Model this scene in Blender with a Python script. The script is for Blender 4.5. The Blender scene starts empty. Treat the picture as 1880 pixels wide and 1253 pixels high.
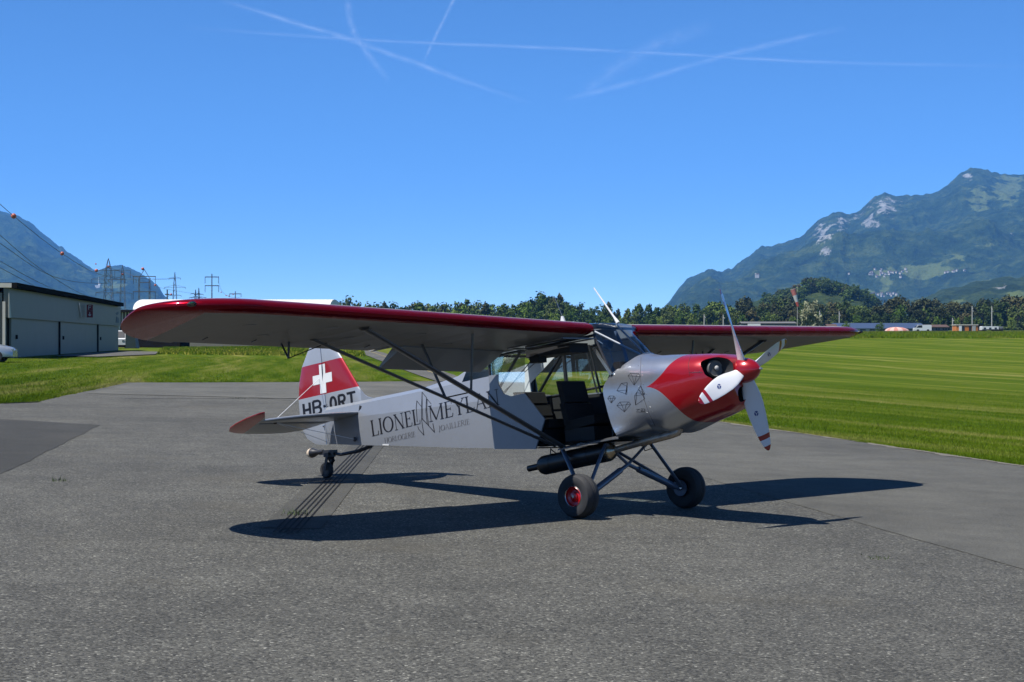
import bpy, bmesh, math, random
import numpy as np
from mathutils import Vector, Matrix
from mathutils.bvhtree import BVHTree
PI = math.pi
random.seed(7); rng = np.random.default_rng(7)
sc = bpy.context.scene
col = sc.collection

# ------------------------------------------------------------------ camera, sky, sun, exposure
F_PX, HC, PITCH, ROLL = 2995.255, 1.71187, 0.00116, 0.02553     # the apron falls to the right by ROLL
cam = bpy.data.cameras.new('camera'); camo = bpy.data.objects.new('camera', cam); col.objects.link(camo)
cam.sensor_width = 36.0; cam.lens = 36.0 * F_PX / 1880.0; cam.clip_start = 0.1; cam.clip_end = 150000
camo.location = (0, 0, HC); camo.rotation_euler = (PI/2 + PITCH, 0, 0)
sc.camera = camo
S_AP = Vector((-0.44266, -0.22825, 0.86715))                     # towards the sun, apron frame
cr, sr = math.cos(ROLL), math.sin(ROLL)
T_AP = Matrix.Translation((0, 0, HC)) @ Matrix(((cr, 0, sr, 0), (0, 1, 0, 0), (-sr, 0, cr, 0), (0, 0, 0, 1))) @ Matrix.Translation((0, 0, -HC))
SUN = (T_AP.to_3x3() @ S_AP).normalized()
world = bpy.data.worlds.new('World'); sc.world = world; world.use_nodes = True
wn = world.node_tree.nodes; wl = world.node_tree.links
bg = wn['Background']; sky = wn.new('ShaderNodeTexSky'); sky.sky_type = 'NISHITA'; sky.sun_disc = False
sky.sun_elevation = math.asin(SUN.z); sky.sun_rotation = math.atan2(SUN.x, SUN.y)
sky.altitude = 3000; sky.air_density = 0.6; sky.dust_density = 0.0; sky.ozone_density = 6.0
hsv = wn.new('ShaderNodeHueSaturation'); hsv.inputs['Saturation'].default_value = 1.13
wl.new(sky.outputs[0], hsv.inputs['Color']); wl.new(hsv.outputs[0], bg.inputs[0]); bg.inputs[1].default_value = 0.103
HAZE = 6.2e-5
KA = .68                                                          # all base colours are given for exposure 0.4 and scaled to the exposure used
sl = bpy.data.lights.new('sun', 'SUN'); sl.energy = 5.0; sl.angle = math.radians(0.53); sl.color = (1.0, 0.97, 0.93)
so = bpy.data.objects.new('sun', sl); col.objects.link(so); so.location = (-40, -20, 80)
so.rotation_euler = SUN.to_track_quat('Z', 'Y').to_euler()
sc.view_settings.view_transform = 'Standard'; sc.view_settings.look = 'None'
sc.view_settings.exposure = 0.95; sc.view_settings.gamma = 1.0
sc.cycles.max_bounces = 8; sc.cycles.transparent_max_bounces = 16; sc.cycles.volume_bounces = 0

# ------------------------------------------------------------------ helpers
def link(o, parent=None):
    col.objects.link(o)
    if parent is not None: o.parent = parent
    return o
def tag(o, label=None, cat=None, group=None, kind=None):
    if label: o['label'] = label
    if cat: o['category'] = cat
    if group: o['group'] = group
    if kind: o['kind'] = kind
    return o
def empty(name, loc=(0, 0, 0), rz=0):
    o = bpy.data.objects.new(name, None); o.location = loc; o.rotation_euler = (0, 0, rz); o.empty_display_size = .2
    return link(o)
def copy_tree(o, parent=None):
    c = o.copy(); col.objects.link(c); c.parent = parent
    for ch in list(o.children): copy_tree(ch, c)
    return c
def mesh_np(name, V, Fc, mats, parent=None, smooth=False, mi=None):
    me = bpy.data.meshes.new(name); V = np.asarray(V, np.float32); Fc = np.asarray(Fc, np.int32)
    k = Fc.shape[1]; n = len(Fc)
    me.vertices.add(len(V)); me.vertices.foreach_set('co', V.ravel())
    me.loops.add(n*k); me.loops.foreach_set('vertex_index', Fc.ravel())
    me.polygons.add(n); me.polygons.foreach_set('loop_start', np.arange(0, n*k, k, dtype=np.int32))
    me.polygons.foreach_set('loop_total', np.full(n, k, np.int32))
    if smooth: me.polygons.foreach_set('use_smooth', np.ones(n, bool))
    if mi is not None: me.polygons.foreach_set('material_index', np.asarray(mi, np.int32))
    me.update(calc_edges=True)
    for m in (mats if isinstance(mats, (list, tuple)) else [mats]): me.materials.append(m)
    return link(bpy.data.objects.new(name, me), parent)

class MB:
    def __init__(s): s.v = []; s.f = []; s.m = []; s.mi = 0
    def add(s, vs, fs):
        b = len(s.v); s.v += [tuple(p) for p in vs]
        for f in fs: s.f.append(tuple(i + b for i in f)); s.m.append(s.mi)
        return s
    def box(s, c, d, rot=None):
        x, y, z = d[0]/2, d[1]/2, d[2]/2
        P = [Vector((a*x, b*y, e*z)) for a in (-1, 1) for b in (-1, 1) for e in (-1, 1)]
        if rot is not None: P = [rot @ p for p in P]
        return s.add([p + Vector(c) for p in P], [(0, 1, 3, 2), (4, 6, 7, 5), (0, 4, 5, 1), (2, 3, 7, 6), (0, 2, 6, 4), (1, 5, 7, 3)])
    def bar(s, a, b, w, t, up=(0, 0, 1), chord=None, n=0):
        """rectangular bar (n=0) or streamlined ellipse section with n sides, from a to b"""
        a, b = Vector(a), Vector(b); d = (b-a).normalized(); u = Vector(chord) if chord else Vector(up)
        e1 = (u - d*u.dot(d))
        if e1.length < 1e-6: e1 = d.orthogonal()
        e1.normalize(); e2 = d.cross(e1)
        if n: ring = [(math.cos(2*PI*i/n)*w/2, math.sin(2*PI*i/n)*t/2) for i in range(n)]
        else: ring = [(-w/2, -t/2), (w/2, -t/2), (w/2, t/2), (-w/2, t/2)]
        k = len(ring)
        vs = [p + e1*x + e2*y for p in (a, b) for x, y in ring]
        fs = [(i, (i+1) % k, k+(i+1) % k, k+i) for i in range(k)] + [tuple(range(k-1, -1, -1)), tuple(range(k, 2*k))]
        return s.add(vs, fs)
    def tube(s, pts, r, n=10, cap=True):
        pts = [Vector(p) for p in pts]; rs = r if isinstance(r, (list, tuple)) else [r]*len(pts)
        rings = []; prev = None
        for i, p in enumerate(pts):
            d = (pts[min(i+1, len(pts)-1)] - pts[max(i-1, 0)]).normalized()
            if prev is None: e = d.orthogonal().normalized()
            else:
                e = prev - d*prev.dot(d); e = e.normalized() if e.length > 1e-6 else d.orthogonal().normalized()
            prev = e; g = d.cross(e)
            rings.append([p + (e*math.cos(2*PI*k/n) + g*math.sin(2*PI*k/n))*rs[i] for k in range(n)])
        return s.loft(rings, True, cap)
    def loft(s, rings, closed=True, cap=False):
        n = len(rings[0]); vs = [p for r in rings for p in r]; fs = []
        for i in range(len(rings)-1):
            for k in range(n if closed else n-1):
                a, b = i*n+k, i*n+(k+1) % n
                fs.append((a, b, b+n, a+n))
        if cap: fs += [tuple(range(n-1, -1, -1)), tuple(range((len(rings)-1)*n, len(rings)*n))]
        return s.add(vs, fs)
    def lathe(s, prof, o, axis, n=24, ref=None):
        o, ax = Vector(o), Vector(axis).normalized(); e = Vector(ref) if ref else ax.orthogonal(); e.normalize(); g = ax.cross(e)
        rings = [[o + ax*h + (e*math.cos(2*PI*k/n) + g*math.sin(2*PI*k/n))*r for k in range(n)] for r, h in prof]
        return s.loft(rings, True, False)
    def prism(s, poly, ax, a, b):
        """extrude a 2-D outline along axis ax from a to b; outline in the other two axes in order"""
        def mk(p, t):
            q = list(p); q.insert('xyz'.index(ax), t); return q
        n = len(poly)
        vs = [mk(p, a) for p in poly] + [mk(p, b) for p in poly]
        return s.add(vs, [tuple(range(n-1, -1, -1)), tuple(range(n, 2*n))] + [(i, (i+1) % n, n+(i+1) % n, n+i) for i in range(n)])
    def build(s, name, mats, parent=None, smooth=True, ang=35, fix=True):
        me = bpy.data.meshes.new(name); me.from_pydata(s.v, [], s.f)
        for m in (mats if isinstance(mats, (list, tuple)) else [mats]): me.materials.append(m)
        me.polygons.foreach_set('material_index', s.m)
        if fix:
            bm = bmesh.new(); bm.from_mesh(me); bmesh.ops.remove_doubles(bm, verts=bm.verts, dist=1e-5)
            bmesh.ops.recalc_face_normals(bm, faces=bm.faces); bm.to_mesh(me); bm.free()
        if smooth:
            me.polygons.foreach_set('use_smooth', [True]*len(me.polygons)); me.set_sharp_from_angle(angle=math.radians(ang))
        me.update()
        return link(bpy.data.objects.new(name, me), parent)

# ------------------------------------------------------------------ materials
class NT:
    def __init__(s, name):
        s.m = bpy.data.materials.new(name); s.m.use_nodes = True; s.t = s.m.node_tree; s.n = s.t.nodes; s.b = s.n['Principled BSDF']; s.out = s.n['Material Output']
    def new(s, t, **k):
        n = s.n.new(t)
        for a, v in k.items(): setattr(n, a, v)
        return n
    def set(s, sock, v):
        if hasattr(v, 'is_output') or hasattr(v, 'links'): s.t.links.new(v, sock)
        else: sock.default_value = v
    def math(s, op, a, b=0.0, c=0.0, clamp=False):
        n = s.new('ShaderNodeMath', operation=op, use_clamp=clamp)
        s.set(n.inputs[0], a); s.set(n.inputs[1], b); s.set(n.inputs[2], c); return n.outputs[0]
    def mix(s, f, a, b):
        n = s.new('ShaderNodeMix', data_type='RGBA'); s.set(n.inputs[0], f)
        for i, v in ((6, a), (7, b)): s.set(n.inputs[i], (v[0]*KA, v[1]*KA, v[2]*KA, 1) if isinstance(v, tuple) and len(v) == 3 else v)
        return n.outputs[2]
    def noise(s, vec, scale, detail=4, rough=.55, out=0):
        n = s.new('ShaderNodeTexNoise'); s.set(n.inputs['Vector'], vec); n.inputs['Scale'].default_value = scale; n.inputs['Detail'].default_value = detail; n.inputs['Roughness'].default_value = rough
        return n.outputs[out]
    def ramp(s, f, stops, interp='LINEAR'):
        n = s.new('ShaderNodeValToRGB'); s.set(n.inputs[0], f); e = n.color_ramp.elements; n.color_ramp.interpolation = interp
        while len(e) < len(stops): e.new(.5)
        for k, (p, c) in enumerate(stops): e[k].position = p; e[k].color = (c[0]*KA, c[1]*KA, c[2]*KA, 1) if isinstance(c, tuple) else (c, c, c, 1)
        return n.outputs[0]
    def coord(s, scale=None, out='Object'):
        n = s.new('ShaderNodeTexCoord').outputs[out]
        if scale:
            m = s.new('ShaderNodeMapping'); s.t.links.new(n, m.inputs[0]); m.inputs[3].default_value = scale; return m.outputs[0]
        return n
    def sep(s, v):
        n = s.new('ShaderNodeSeparateXYZ'); s.t.links.new(v, n.inputs[0]); return n.outputs
    def bump(s, h, st, dist=.01):
        n = s.new('ShaderNodeBump'); n.inputs['Strength'].default_value = st; n.inputs['Distance'].default_value = dist; s.t.links.new(h, n.inputs['Height']); s.t.links.new(n.outputs[0], s.b.inputs['Normal'])
    def p(s, **k):
        for a, v in k.items(): s.set(s.b.inputs[a.replace('_', ' ')], (*v, 1) if isinstance(v, tuple) and len(v) == 3 else v)
        return s
def simple(name, c, rough=.5, metal=0.0, var=.12, scale=6, coat=0.0, spec=.5, bump=0):
    t = NT(name); co = t.coord(); n = t.noise(co, scale)
    lo = tuple(x*(1-var) for x in c); hi = tuple(min(1, x*(1+var)) for x in c)
    t.p(Base_Color=t.mix(n, lo, hi), Roughness=rough, Metallic=metal, Coat_Weight=coat, Coat_Roughness=.08)
    t.b.inputs['Specular IOR Level'].default_value = spec
    if bump: t.bump(t.noise(co, scale*4), bump)
    return t.m
def glass(name, tint=(.8, .88, .95), refl=1.0, extra=0.0):
    t = NT(name); t.n.remove(t.b)
    tr = t.new('ShaderNodeBsdfTransparent'); tr.inputs[0].default_value = (*tint, 1)
    gl = t.new('ShaderNodeBsdfGlossy'); gl.inputs['Roughness'].default_value = .02
    fr = t.new('ShaderNodeFresnel'); fr.inputs[0].default_value = 1.49
    f = t.math('ADD', t.math('MULTIPLY', fr.outputs[0], refl), extra, clamp=True)
    mx = t.new('ShaderNodeMixShader'); t.t.links.new(f, mx.inputs[0]); t.t.links.new(tr.outputs[0], mx.inputs[1]); t.t.links.new(gl.outputs[0], mx.inputs[2])
    t.t.links.new(mx.outputs[0], t.out.inputs[0]); return t.m

SILVER = (.66, .69, .74); FAB = (.31, .33, .36); WNG = (.34, .338, .33); RED = (.40, .004, .010); WRED = (.25, .003, .012)
M = {}
def silver_paint(name, red_mask=None, bump_fn=None, base=SILVER, rough=.30, metal=.88, spec=.4, coat=.12, redcoat=.5, red=None, redmetal=.3):
    red = red or RED
    t = NT(name); co = t.coord(); n = t.noise(co, 3, 3)
    c = t.mix(n, tuple(x*.93 for x in base), tuple(x*1.05 for x in base))
    dirt = t.ramp(t.noise(co, 9, 6, .7), [(.52, 0.0), (.75, .12)])
    c = t.mix(dirt, c, (.22, .21, .2))
    if red_mask is not None:
        k = red_mask(t, t.sep(co)); c = t.mix(k, c, t.mix(n, tuple(x*.9 for x in red), red))
    t.p(Base_Color=c, Roughness=rough, Metallic=metal, Coat_Weight=coat, Coat_Roughness=.06); t.b.inputs['Specular IOR Level'].default_value = spec
    if red_mask is not None:
        t.set(t.b.inputs['Metallic'], t.math('MULTIPLY_ADD', k, redmetal-metal, metal)); t.set(t.b.inputs['Coat Weight'], t.math('MULTIPLY_ADD', k, redcoat, coat))
    if bump_fn: bump_fn(t, t.sep(co))
    return t.m
def step(t, a, w=.0015): return t.math('MULTIPLY_ADD', a, 1/w, .5, clamp=True)
def rib_bump(pitch, st, axis=1):
    def f(t, s):
        w = t.math('ABSOLUTE', t.math('SUBTRACT', t.math('FRACT', t.math('MULTIPLY', s[axis], 1/pitch)), .5))
        wav = t.noise(t.coord(), 5, 2)
        t.bump(t.math('ADD', t.math('POWER', t.math('MULTIPLY', w, 2.0), 3.0), t.math('MULTIPLY', wav, .5)), st, .02)
    return f
def wing_red(t, s):
    x, y, z = s; ay = t.math('ABSOLUTE', y)
    le = step(t, t.math('ADD', t.math('ADD', x, .085), t.math('MULTIPLY', t.math('POWER', t.math('MAXIMUM', t.math('SUBTRACT', ay, 4.55), 0.0), 2.0), .62)))
    tip = step(t, t.math('SUBTRACT', ay, t.math('MULTIPLY_ADD', x, .26, 5.12)))
    return t.math('MAXIMUM', le, tip)
def elev_red(t, s):
    return step(t, t.math('SUBTRACT', t.math('ABSOLUTE', s[1]), t.math('MULTIPLY_ADD', t.math('ADD', s[0], 4.85), .24, 1.15)))
def cowl_red(t, s):
    x, y, z = s
    def curve(pts, lo=-1.3, hi=-.2):
        n = t.new('ShaderNodeFloatCurve'); cv = n.mapping.curves[0]; n.inputs[0].default_value = 1
        X = lambda q: (q-.5)/1.2; Y = lambda q: (q-lo)/(hi-lo)
        while len(cv.points) < len(pts): cv.points.new(.5, .5)
        for k, (a, b) in enumerate(pts): cv.points[k].location = (X(a), Y(b))
        n.mapping.update(); t.set(n.inputs[1], t.math('MULTIPLY', t.math('SUBTRACT', x, .5), 1/1.2))
        return t.math('MULTIPLY_ADD', n.outputs[0], hi-lo, lo)
    up = curve([(.5, -.652), (.655, -.652), (.72, -.630), (.80, -.585), (.87, -.53), (.93, -.46), (.98, -.40), (1.03, -.33), (1.1, -.25), (1.7, -.25)])
    dn = curve([(.5, -.654), (.655, -.654), (.73, -.668), (.82, -.71), (.90, -.78), (.97, -.86), (1.03, -.94), (1.09, -1.05), (1.15, -1.2), (1.7, -1.25)])
    return t.math('MULTIPLY', step(t, t.math('SUBTRACT', up, z), .004), step(t, t.math('SUBTRACT', z, dn), .004))
def fin_red(t, s):
    x, y, z = s; sl = .061
    zz = t.math('SUBTRACT', z, t.math('MULTIPLY', t.math('ADD', x, 4.633), sl))
    band = t.math('MULTIPLY', step(t, t.math('SUBTRACT', .127, zz)), step(t, t.math('ADD', zz, .266)))
    dx = t.math('ABSOLUTE', t.math('ADD', t.math('MULTIPLY_ADD', t.math('ADD', zz, .07), -.0, 4.633), x)); dz = t.math('ABSOLUTE', t.math('ADD', zz, .075))
    def rect(a, b): return t.math('MULTIPLY', step(t, t.math('SUBTRACT', a, dx)), step(t, t.math('SUBTRACT', b, dz)))
    cross = t.math('MAXIMUM', rect(.057, .178), rect(.18, .057))
    t.cross = cross
    return t.math('MULTIPLY', band, t.math('SUBTRACT', 1.0, cross))
M['silver'] = silver_paint('silver_paint')
M['fabric'] = silver_paint('silver_fabric', None, rib_bump(.33, .04, 0), FAB, .38, .3)
M['shell'] = silver_paint('silver_side_paint', None, None, FAB, .3, .3)
M['wing'] = silver_paint('wing_paint', wing_red, rib_bump(.32, .16, 1), WNG, .22, .12, 0.0, 0.0, .25, WRED, .55)
M['elevator'] = silver_paint('elevator_paint', elev_red, None, FAB, .35, .3)
M['cowl'] = silver_paint('cowl_paint', cowl_red)
M['fin'] = silver_paint('fin_paint', fin_red, None, (.42, .445, .48), .35, .3)
t = M['fin'].node_tree  # the cross is plain white, not silver
M['white'] = simple('white_paint', (.78, .78, .76), .35, coat=.4, var=.05)
M['red'] = simple('red_paint', RED, .28, .3, coat=.6, var=.1)
M['black'] = simple('black_paint', (.012, .012, .014), .45)
M['letter'] = simple('black_vinyl', (.012, .012, .016), .4, spec=.3)
M['line'] = simple('dark_line_vinyl', (.02, .02, .023), .4, spec=.3)
M['grey_letter'] = simple('grey_vinyl', (.12, .12, .13), .4, spec=.3)
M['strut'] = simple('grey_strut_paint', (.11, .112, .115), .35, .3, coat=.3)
M['blue_grey'] = simple('blue_grey_tube', (.10, .13, .18), .35, .3, coat=.3)
M['tube'] = simple('dark_tube', (.035, .036, .04), .4, .2)
M['dark'] = simple('dark_interior', (.012, .012, .013), .7)
M['seat'] = simple('seat_fabric', (.013, .011, .010), .85, bump=.2, scale=40)
M['liner'] = simple('white_liner', (.72, .73, .74), .6, var=.05)
M['rubber'] = simple('tyre_rubber', (.018, .018, .019), .75, scale=30, var=.3)
M['steel'] = simple('bright_steel', (.55, .55, .53), .25, .9)
M['rim'] = simple('red_rim', (.45, .006, .008), .35, coat=.4)
M['beige'] = simple('beige_plastic', (.62, .5, .36), .5)
M['glass'] = glass('windscreen_acrylic', (.74, .83, .93), 1.0, .05)
M['pane'] = glass('window_acrylic', (.86, .9, .92), .6)
M['green_pane'] = glass('tinted_skylight', (.82, .90, .88), .5, .02)
def exhaust_mat():
    t = NT('burnt_steel'); co = t.coord(); n = t.noise(co, 7, 5, .6)
    t.p(Base_Color=t.ramp(n, [(.3, (.22, .19, .16)), (.5, (.48, .42, .34)), (.62, (.50, .38, .25)), (.75, (.26, .23, .22))]), Metallic=.75, Roughness=.42); return t.m
M['exhaust'] = exhaust_mat()
M['muffler'] = simple('dark_muffler', (.06, .058, .056), .35, .7, var=.4, scale=5)
def prop_mat():
    t = NT('propeller_paint'); x, y, z = t.sep(t.coord())
    r = t.math('SQRT', t.math('ADD', t.math('POWER', y, 2.0), t.math('POWER', t.math('ADD', z, .573), 2.0)))
    a = t.math('MULTIPLY', step(t, t.math('SUBTRACT', r, .672)), step(t, t.math('SUBTRACT', .722, r)))
    k = t.math('MAXIMUM', a, step(t, t.math('SUBTRACT', r, .792)))
    t.p(Base_Color=t.mix(k, (.74, .75, .76), (.32, .008, .012)), Roughness=.25, Coat_Weight=.5); return t.m
M['prop'] = prop_mat()

# ------------------------------------------------------------------ terrain
TR = math.tan(ROLL)
def sm(a, b, x):
    t = np.clip((x-a)/(b-a), 0, 1); return t*t*(3-2*t)
def gz(x, y):
    x = np.asarray(x, float); y = np.asarray(y, float)
    zp = -TR*np.where(x > 25, 25+8*np.tanh((x-25)/8), np.where(x < -45, -45+10*np.tanh((x+45)/10), x))
    row = 612 - 5*np.clip((y-260)/340, 0, 1)
    zr = 1.71 + np.minimum(y, 700)*(630-row)/3000
    tgt = 1.2 + (zr-1.2)*sm(-45, 12, x)
    return zp + (tgt-zp)*sm(48, 262, y)
GZ = lambda x, y: float(gz(x, y))
def pixray(u, v):
    a, b = (u-940)/F_PX, -(v-626.5)/F_PX
    return np.array([a, 1-PITCH*b, PITCH+b])
def pix_ground(u, v, dmax=700):
    r = pixray(u, v); t = 6.0
    while t < dmax:
        if HC + r[2]*t <= GZ(r[0]*t, r[1]*t): return np.array([r[0]*t, r[1]*t, GZ(r[0]*t, r[1]*t)])
        t *= 1.003
    return np.array([r[0]*dmax, r[1]*dmax, GZ(r[0]*dmax, r[1]*dmax)])
def at(u, v, D):                                                  # point at distance D (metres ahead) along a pixel's ray
    r = pixray(u, v); return Vector((r[0]*D, r[1]*D, HC + r[2]*D))

def streaks(t):
    """mowing passes: 0..1, long streaks that follow the direction of mowing on either side of the apron"""
    x, y, z = t.sep(t.coord()); wob_ = t.math('MULTIPLY', t.noise(t.coord(), .08, 2), 3.0)
    def st(c, s_, fu, fv, det):
        n = t.new('ShaderNodeCombineXYZ'); v = t.math('ADD', t.math('ADD', t.math('MULTIPLY', x, c), t.math('MULTIPLY', y, s_)), wob_); u = t.math('SUBTRACT', t.math('MULTIPLY', y, c), t.math('MULTIPLY', x, s_))
        t.set(n.inputs[0], t.math('MULTIPLY', v, fv)); t.set(n.inputs[1], t.math('MULTIPLY', u, fu)); return t.noise(n.outputs[0], 1.0, det, .6)
    r_ = t.math('ADD', t.math('MULTIPLY', st(.906, .42, .02, .33, 3), .6), t.math('MULTIPLY', st(.906, .42, .07, 1.3, 4), .4))
    l_ = t.math('ADD', t.math('MULTIPLY', st(.99, .12, .03, .42, 3), .6), t.math('MULTIPLY', st(.99, .12, .08, 1.6, 3), .4))
    k = t.math('MULTIPLY_ADD', x, .25, 1.0, clamp=True); m = t.math('ADD', t.math('MULTIPLY', r_, k), t.math('MULTIPLY', l_, t.math('SUBTRACT', 1.0, k)))
    return t.math('MULTIPLY_ADD', t.math('SUBTRACT', m, .5), 3.8, .47, clamp=True)
def grass_mat(name, stripes=True):
    t = NT(name); co = t.coord(); x, y, z = t.sep(co)
    n1 = t.noise(co, .35, 5, .6); n2 = t.noise(co, 6, 4, .65); n3 = t.noise(t.coord((30, 30, 30)), 1.4, 3, .7)
    c = t.ramp(t.math('ADD', t.math('MULTIPLY', n1, .55), t.math('MULTIPLY', n2, .45)), [(.34, (.045, .09, .004)), (.47, (.085, .135, .006)), (.57, (.14, .165, .018)), (.68, (.24, .21, .06))])
    if stripes:
        sk = streaks(t); c = t.mix(.75, c, t.ramp(sk, [(0, (.042, .085, .003)), (.38, (.085, .135, .005)), (.68, (.155, .18, .022)), (1, (.27, .255, .075))]))
    dk = t.ramp(n3, [(.3, .4), (.55, 0.0)])
    c = t.mix(dk, c, (.02, .045, .006))
    t.p(Base_Color=c, Roughness=.95); t.b.inputs['Specular IOR Level'].default_value = .03
    t.bump(t.math('ADD', n3, n2), .9, .05); return t.m
M['grass'] = grass_mat('mown_grass')
def gaxis(edges):
    out = []
    for a, b, s in edges: out += list(np.arange(a, b, s))
    out.append(edges[-1][1]); return np.array(out)
gx = gaxis([(-9000, -900, 700), (-900, -120, 60), (-120, -40, 8), (-40, 40, 2), (40, 120, 8), (120, 900, 60), (900, 9000, 700)])
gy = gaxis([(-600, -20, 80), (-20, 90, 2), (90, 300, 6), (300, 900, 40), (900, 9000, 600)])
XX, YY = np.meshgrid(gx, gy); ZZ = gz(XX, YY) - .015
idx = np.arange(XX.size).reshape(XX.shape)
Q = np.stack([idx[:-1, :-1], idx[:-1, 1:], idx[1:, 1:], idx[1:, :-1]], -1).reshape(-1, 4)
g = mesh_np('ground', np.stack([XX, YY, ZZ], -1).reshape(-1, 3), Q, M['grass'], smooth=True); tag(g, kind='structure')

def asphalt(name, base=.115, contrast=1.0, cell=75, stain=(.10, .09, .075), spark=1.0):
    t = NT(name); co = t.coord(); base = base*KA
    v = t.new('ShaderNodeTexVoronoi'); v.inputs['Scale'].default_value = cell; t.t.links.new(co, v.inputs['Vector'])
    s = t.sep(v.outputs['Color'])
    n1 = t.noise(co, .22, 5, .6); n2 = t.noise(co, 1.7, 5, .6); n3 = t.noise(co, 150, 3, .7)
    st = t.ramp(s[0], [(0, .28*base), (.3, .7*base), (.6, 1.0*base), (.86, 1.35*base), (.96, 1.8*base), (1, base*(1.8+1.3*spark))])  # darkest cell tones paint in the tiny shadows between the stones
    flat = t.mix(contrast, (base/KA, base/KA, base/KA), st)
    big = t.ramp(n1, [(.3, .78), (.5, 1.0), (.72, 1.2)])
    c = t.new('ShaderNodeMix', data_type='RGBA', blend_type='MULTIPLY'); c.inputs[0].default_value = 1
    t.t.links.new(flat, c.inputs[6]); t.t.links.new(big, c.inputs[7])
    m2 = t.new('ShaderNodeMix', data_type='RGBA', blend_type='MULTIPLY'); m2.inputs[0].default_value = 1
    t.t.links.new(c.outputs[2], m2.inputs[6]); t.t.links.new(t.ramp(t.math('ADD', t.math('MULTIPLY', n2, .3), t.math('MULTIPLY', n3, .7)), [(.34, .55), (.66, 1.42)]), m2.inputs[7])
    cc = t.mix(t.ramp(t.noise(co, .5, 4, .55), [(.56, 0.0), (.75, .45)]), m2.outputs[2], stain)
    tn_ = t.new('ShaderNodeMix', data_type='RGBA', blend_type='MULTIPLY'); tn_.inputs[0].default_value = 1; t.t.links.new(cc, tn_.inputs[6]); tn_.inputs[7].default_value = (1.06, 1.03, .87, 1)
    t.p(Base_Color=tn_.outputs[2], Roughness=.88); t.b.inputs['Specular IOR Level'].default_value = .25
    t.bump(t.math('ADD', t.math('MULTIPLY', s[1], .7), n3), .7*contrast, .009); return t.m
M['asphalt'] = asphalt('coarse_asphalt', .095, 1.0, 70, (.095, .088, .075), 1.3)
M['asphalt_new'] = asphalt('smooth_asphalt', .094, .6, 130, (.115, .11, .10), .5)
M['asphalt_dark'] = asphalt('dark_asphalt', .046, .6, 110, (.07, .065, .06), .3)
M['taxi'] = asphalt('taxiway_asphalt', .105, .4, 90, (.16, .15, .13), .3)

def sheet(name, rows, mat, dz, parent=None, ncol=24, kind='structure'):
    """rows: list of (y, x_left, x_right); a strip of pavement that follows the terrain"""
    V = []; Fc = []
    for y, a, b in rows:
        for k in range(ncol+1):
            x = a+(b-a)*k/ncol; V.append((x, y, GZ(x, y)+dz))
    n = ncol+1
    for i in range(len(rows)-1):
        for k in range(ncol): Fc.append((i*n+k, i*n+k+1, (i+1)*n+k+1, (i+1)*n+k))
    o = mesh_np(name, V, Fc, mat, parent, True)
    if kind: tag(o, kind=kind)
    return o
def interp(tab, y):
    ys = [p[0] for p in tab]; return float(np.interp(y, ys, [p[1] for p in tab]))
def wob(y, ph, a=.05): return a*(math.sin(y*2.1+ph)+.6*math.sin(y*5.3+ph*2)+.5*math.sin(y*11.7+ph*3))
AL = [(-30, -70), (20, -60), (34, -40), (36.6, -20), (37.7, -11.9), (39.1, -11.4), (43, -11.9), (50, -12.6), (56.3, -13.3), (57.2, -12.2), (63, -7), (68, -3.05), (72, -3.0)]
AR = [(-30, 20), (5, 13.2), (14, 10.6), (25.3, 8.0), (30.5, 6.75), (37.5, 4.98), (47, 2.6), (60, .2), (72, -1.7)]
EDGE_L = lambda y: interp(AL, y); EDGE_R = lambda y: interp(AR, y)
ys = list(np.arange(-30, 0, 3)) + list(np.arange(0, 70.4, .2))
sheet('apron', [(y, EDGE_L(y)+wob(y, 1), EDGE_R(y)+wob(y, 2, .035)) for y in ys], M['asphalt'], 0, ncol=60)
# smoother strip of newer asphalt along the right side, seam on its left
SE = [(-6, 9.5), (5, 6.4), (12.95, 4.12), (16.4, 3.45), (21.4, 2.56), (26, 1.2), (32, -1.2), (44, -6), (46, -8)]
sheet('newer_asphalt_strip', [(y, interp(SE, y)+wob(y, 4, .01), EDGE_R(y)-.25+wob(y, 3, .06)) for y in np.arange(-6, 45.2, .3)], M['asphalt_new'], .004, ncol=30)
sheet('dusty_pavement_edge', [(y, EDGE_R(y)-.13+wob(y*1.3, 5, .06)+wob(y*.37, 8, .05), EDGE_R(y)+.05+wob(y, 6, .05)) for y in np.arange(3, 66, .2)], simple('sandy_grit', (.145, .13, .10), .95, var=.35, scale=25), .007, ncol=2)
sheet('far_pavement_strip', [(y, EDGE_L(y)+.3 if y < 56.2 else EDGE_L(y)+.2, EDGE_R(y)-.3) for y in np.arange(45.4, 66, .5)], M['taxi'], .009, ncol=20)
# dark resurfaced patch at the left
PL = [(19.2, -60), (36.4, -60)]; PR = [(19.2, -6.05), (19.4, -6.05), (30.1, -7.6), (31.3, -9.8), (36.4, -21)]
sheet('dark_asphalt_patch', [(y, -55 if y < 33 else -38, interp(PR, y)+wob(y, 7, .015)) for y in np.arange(19.3, 34, .3)], M['asphalt_dark'], .0045, ncol=20)
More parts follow.
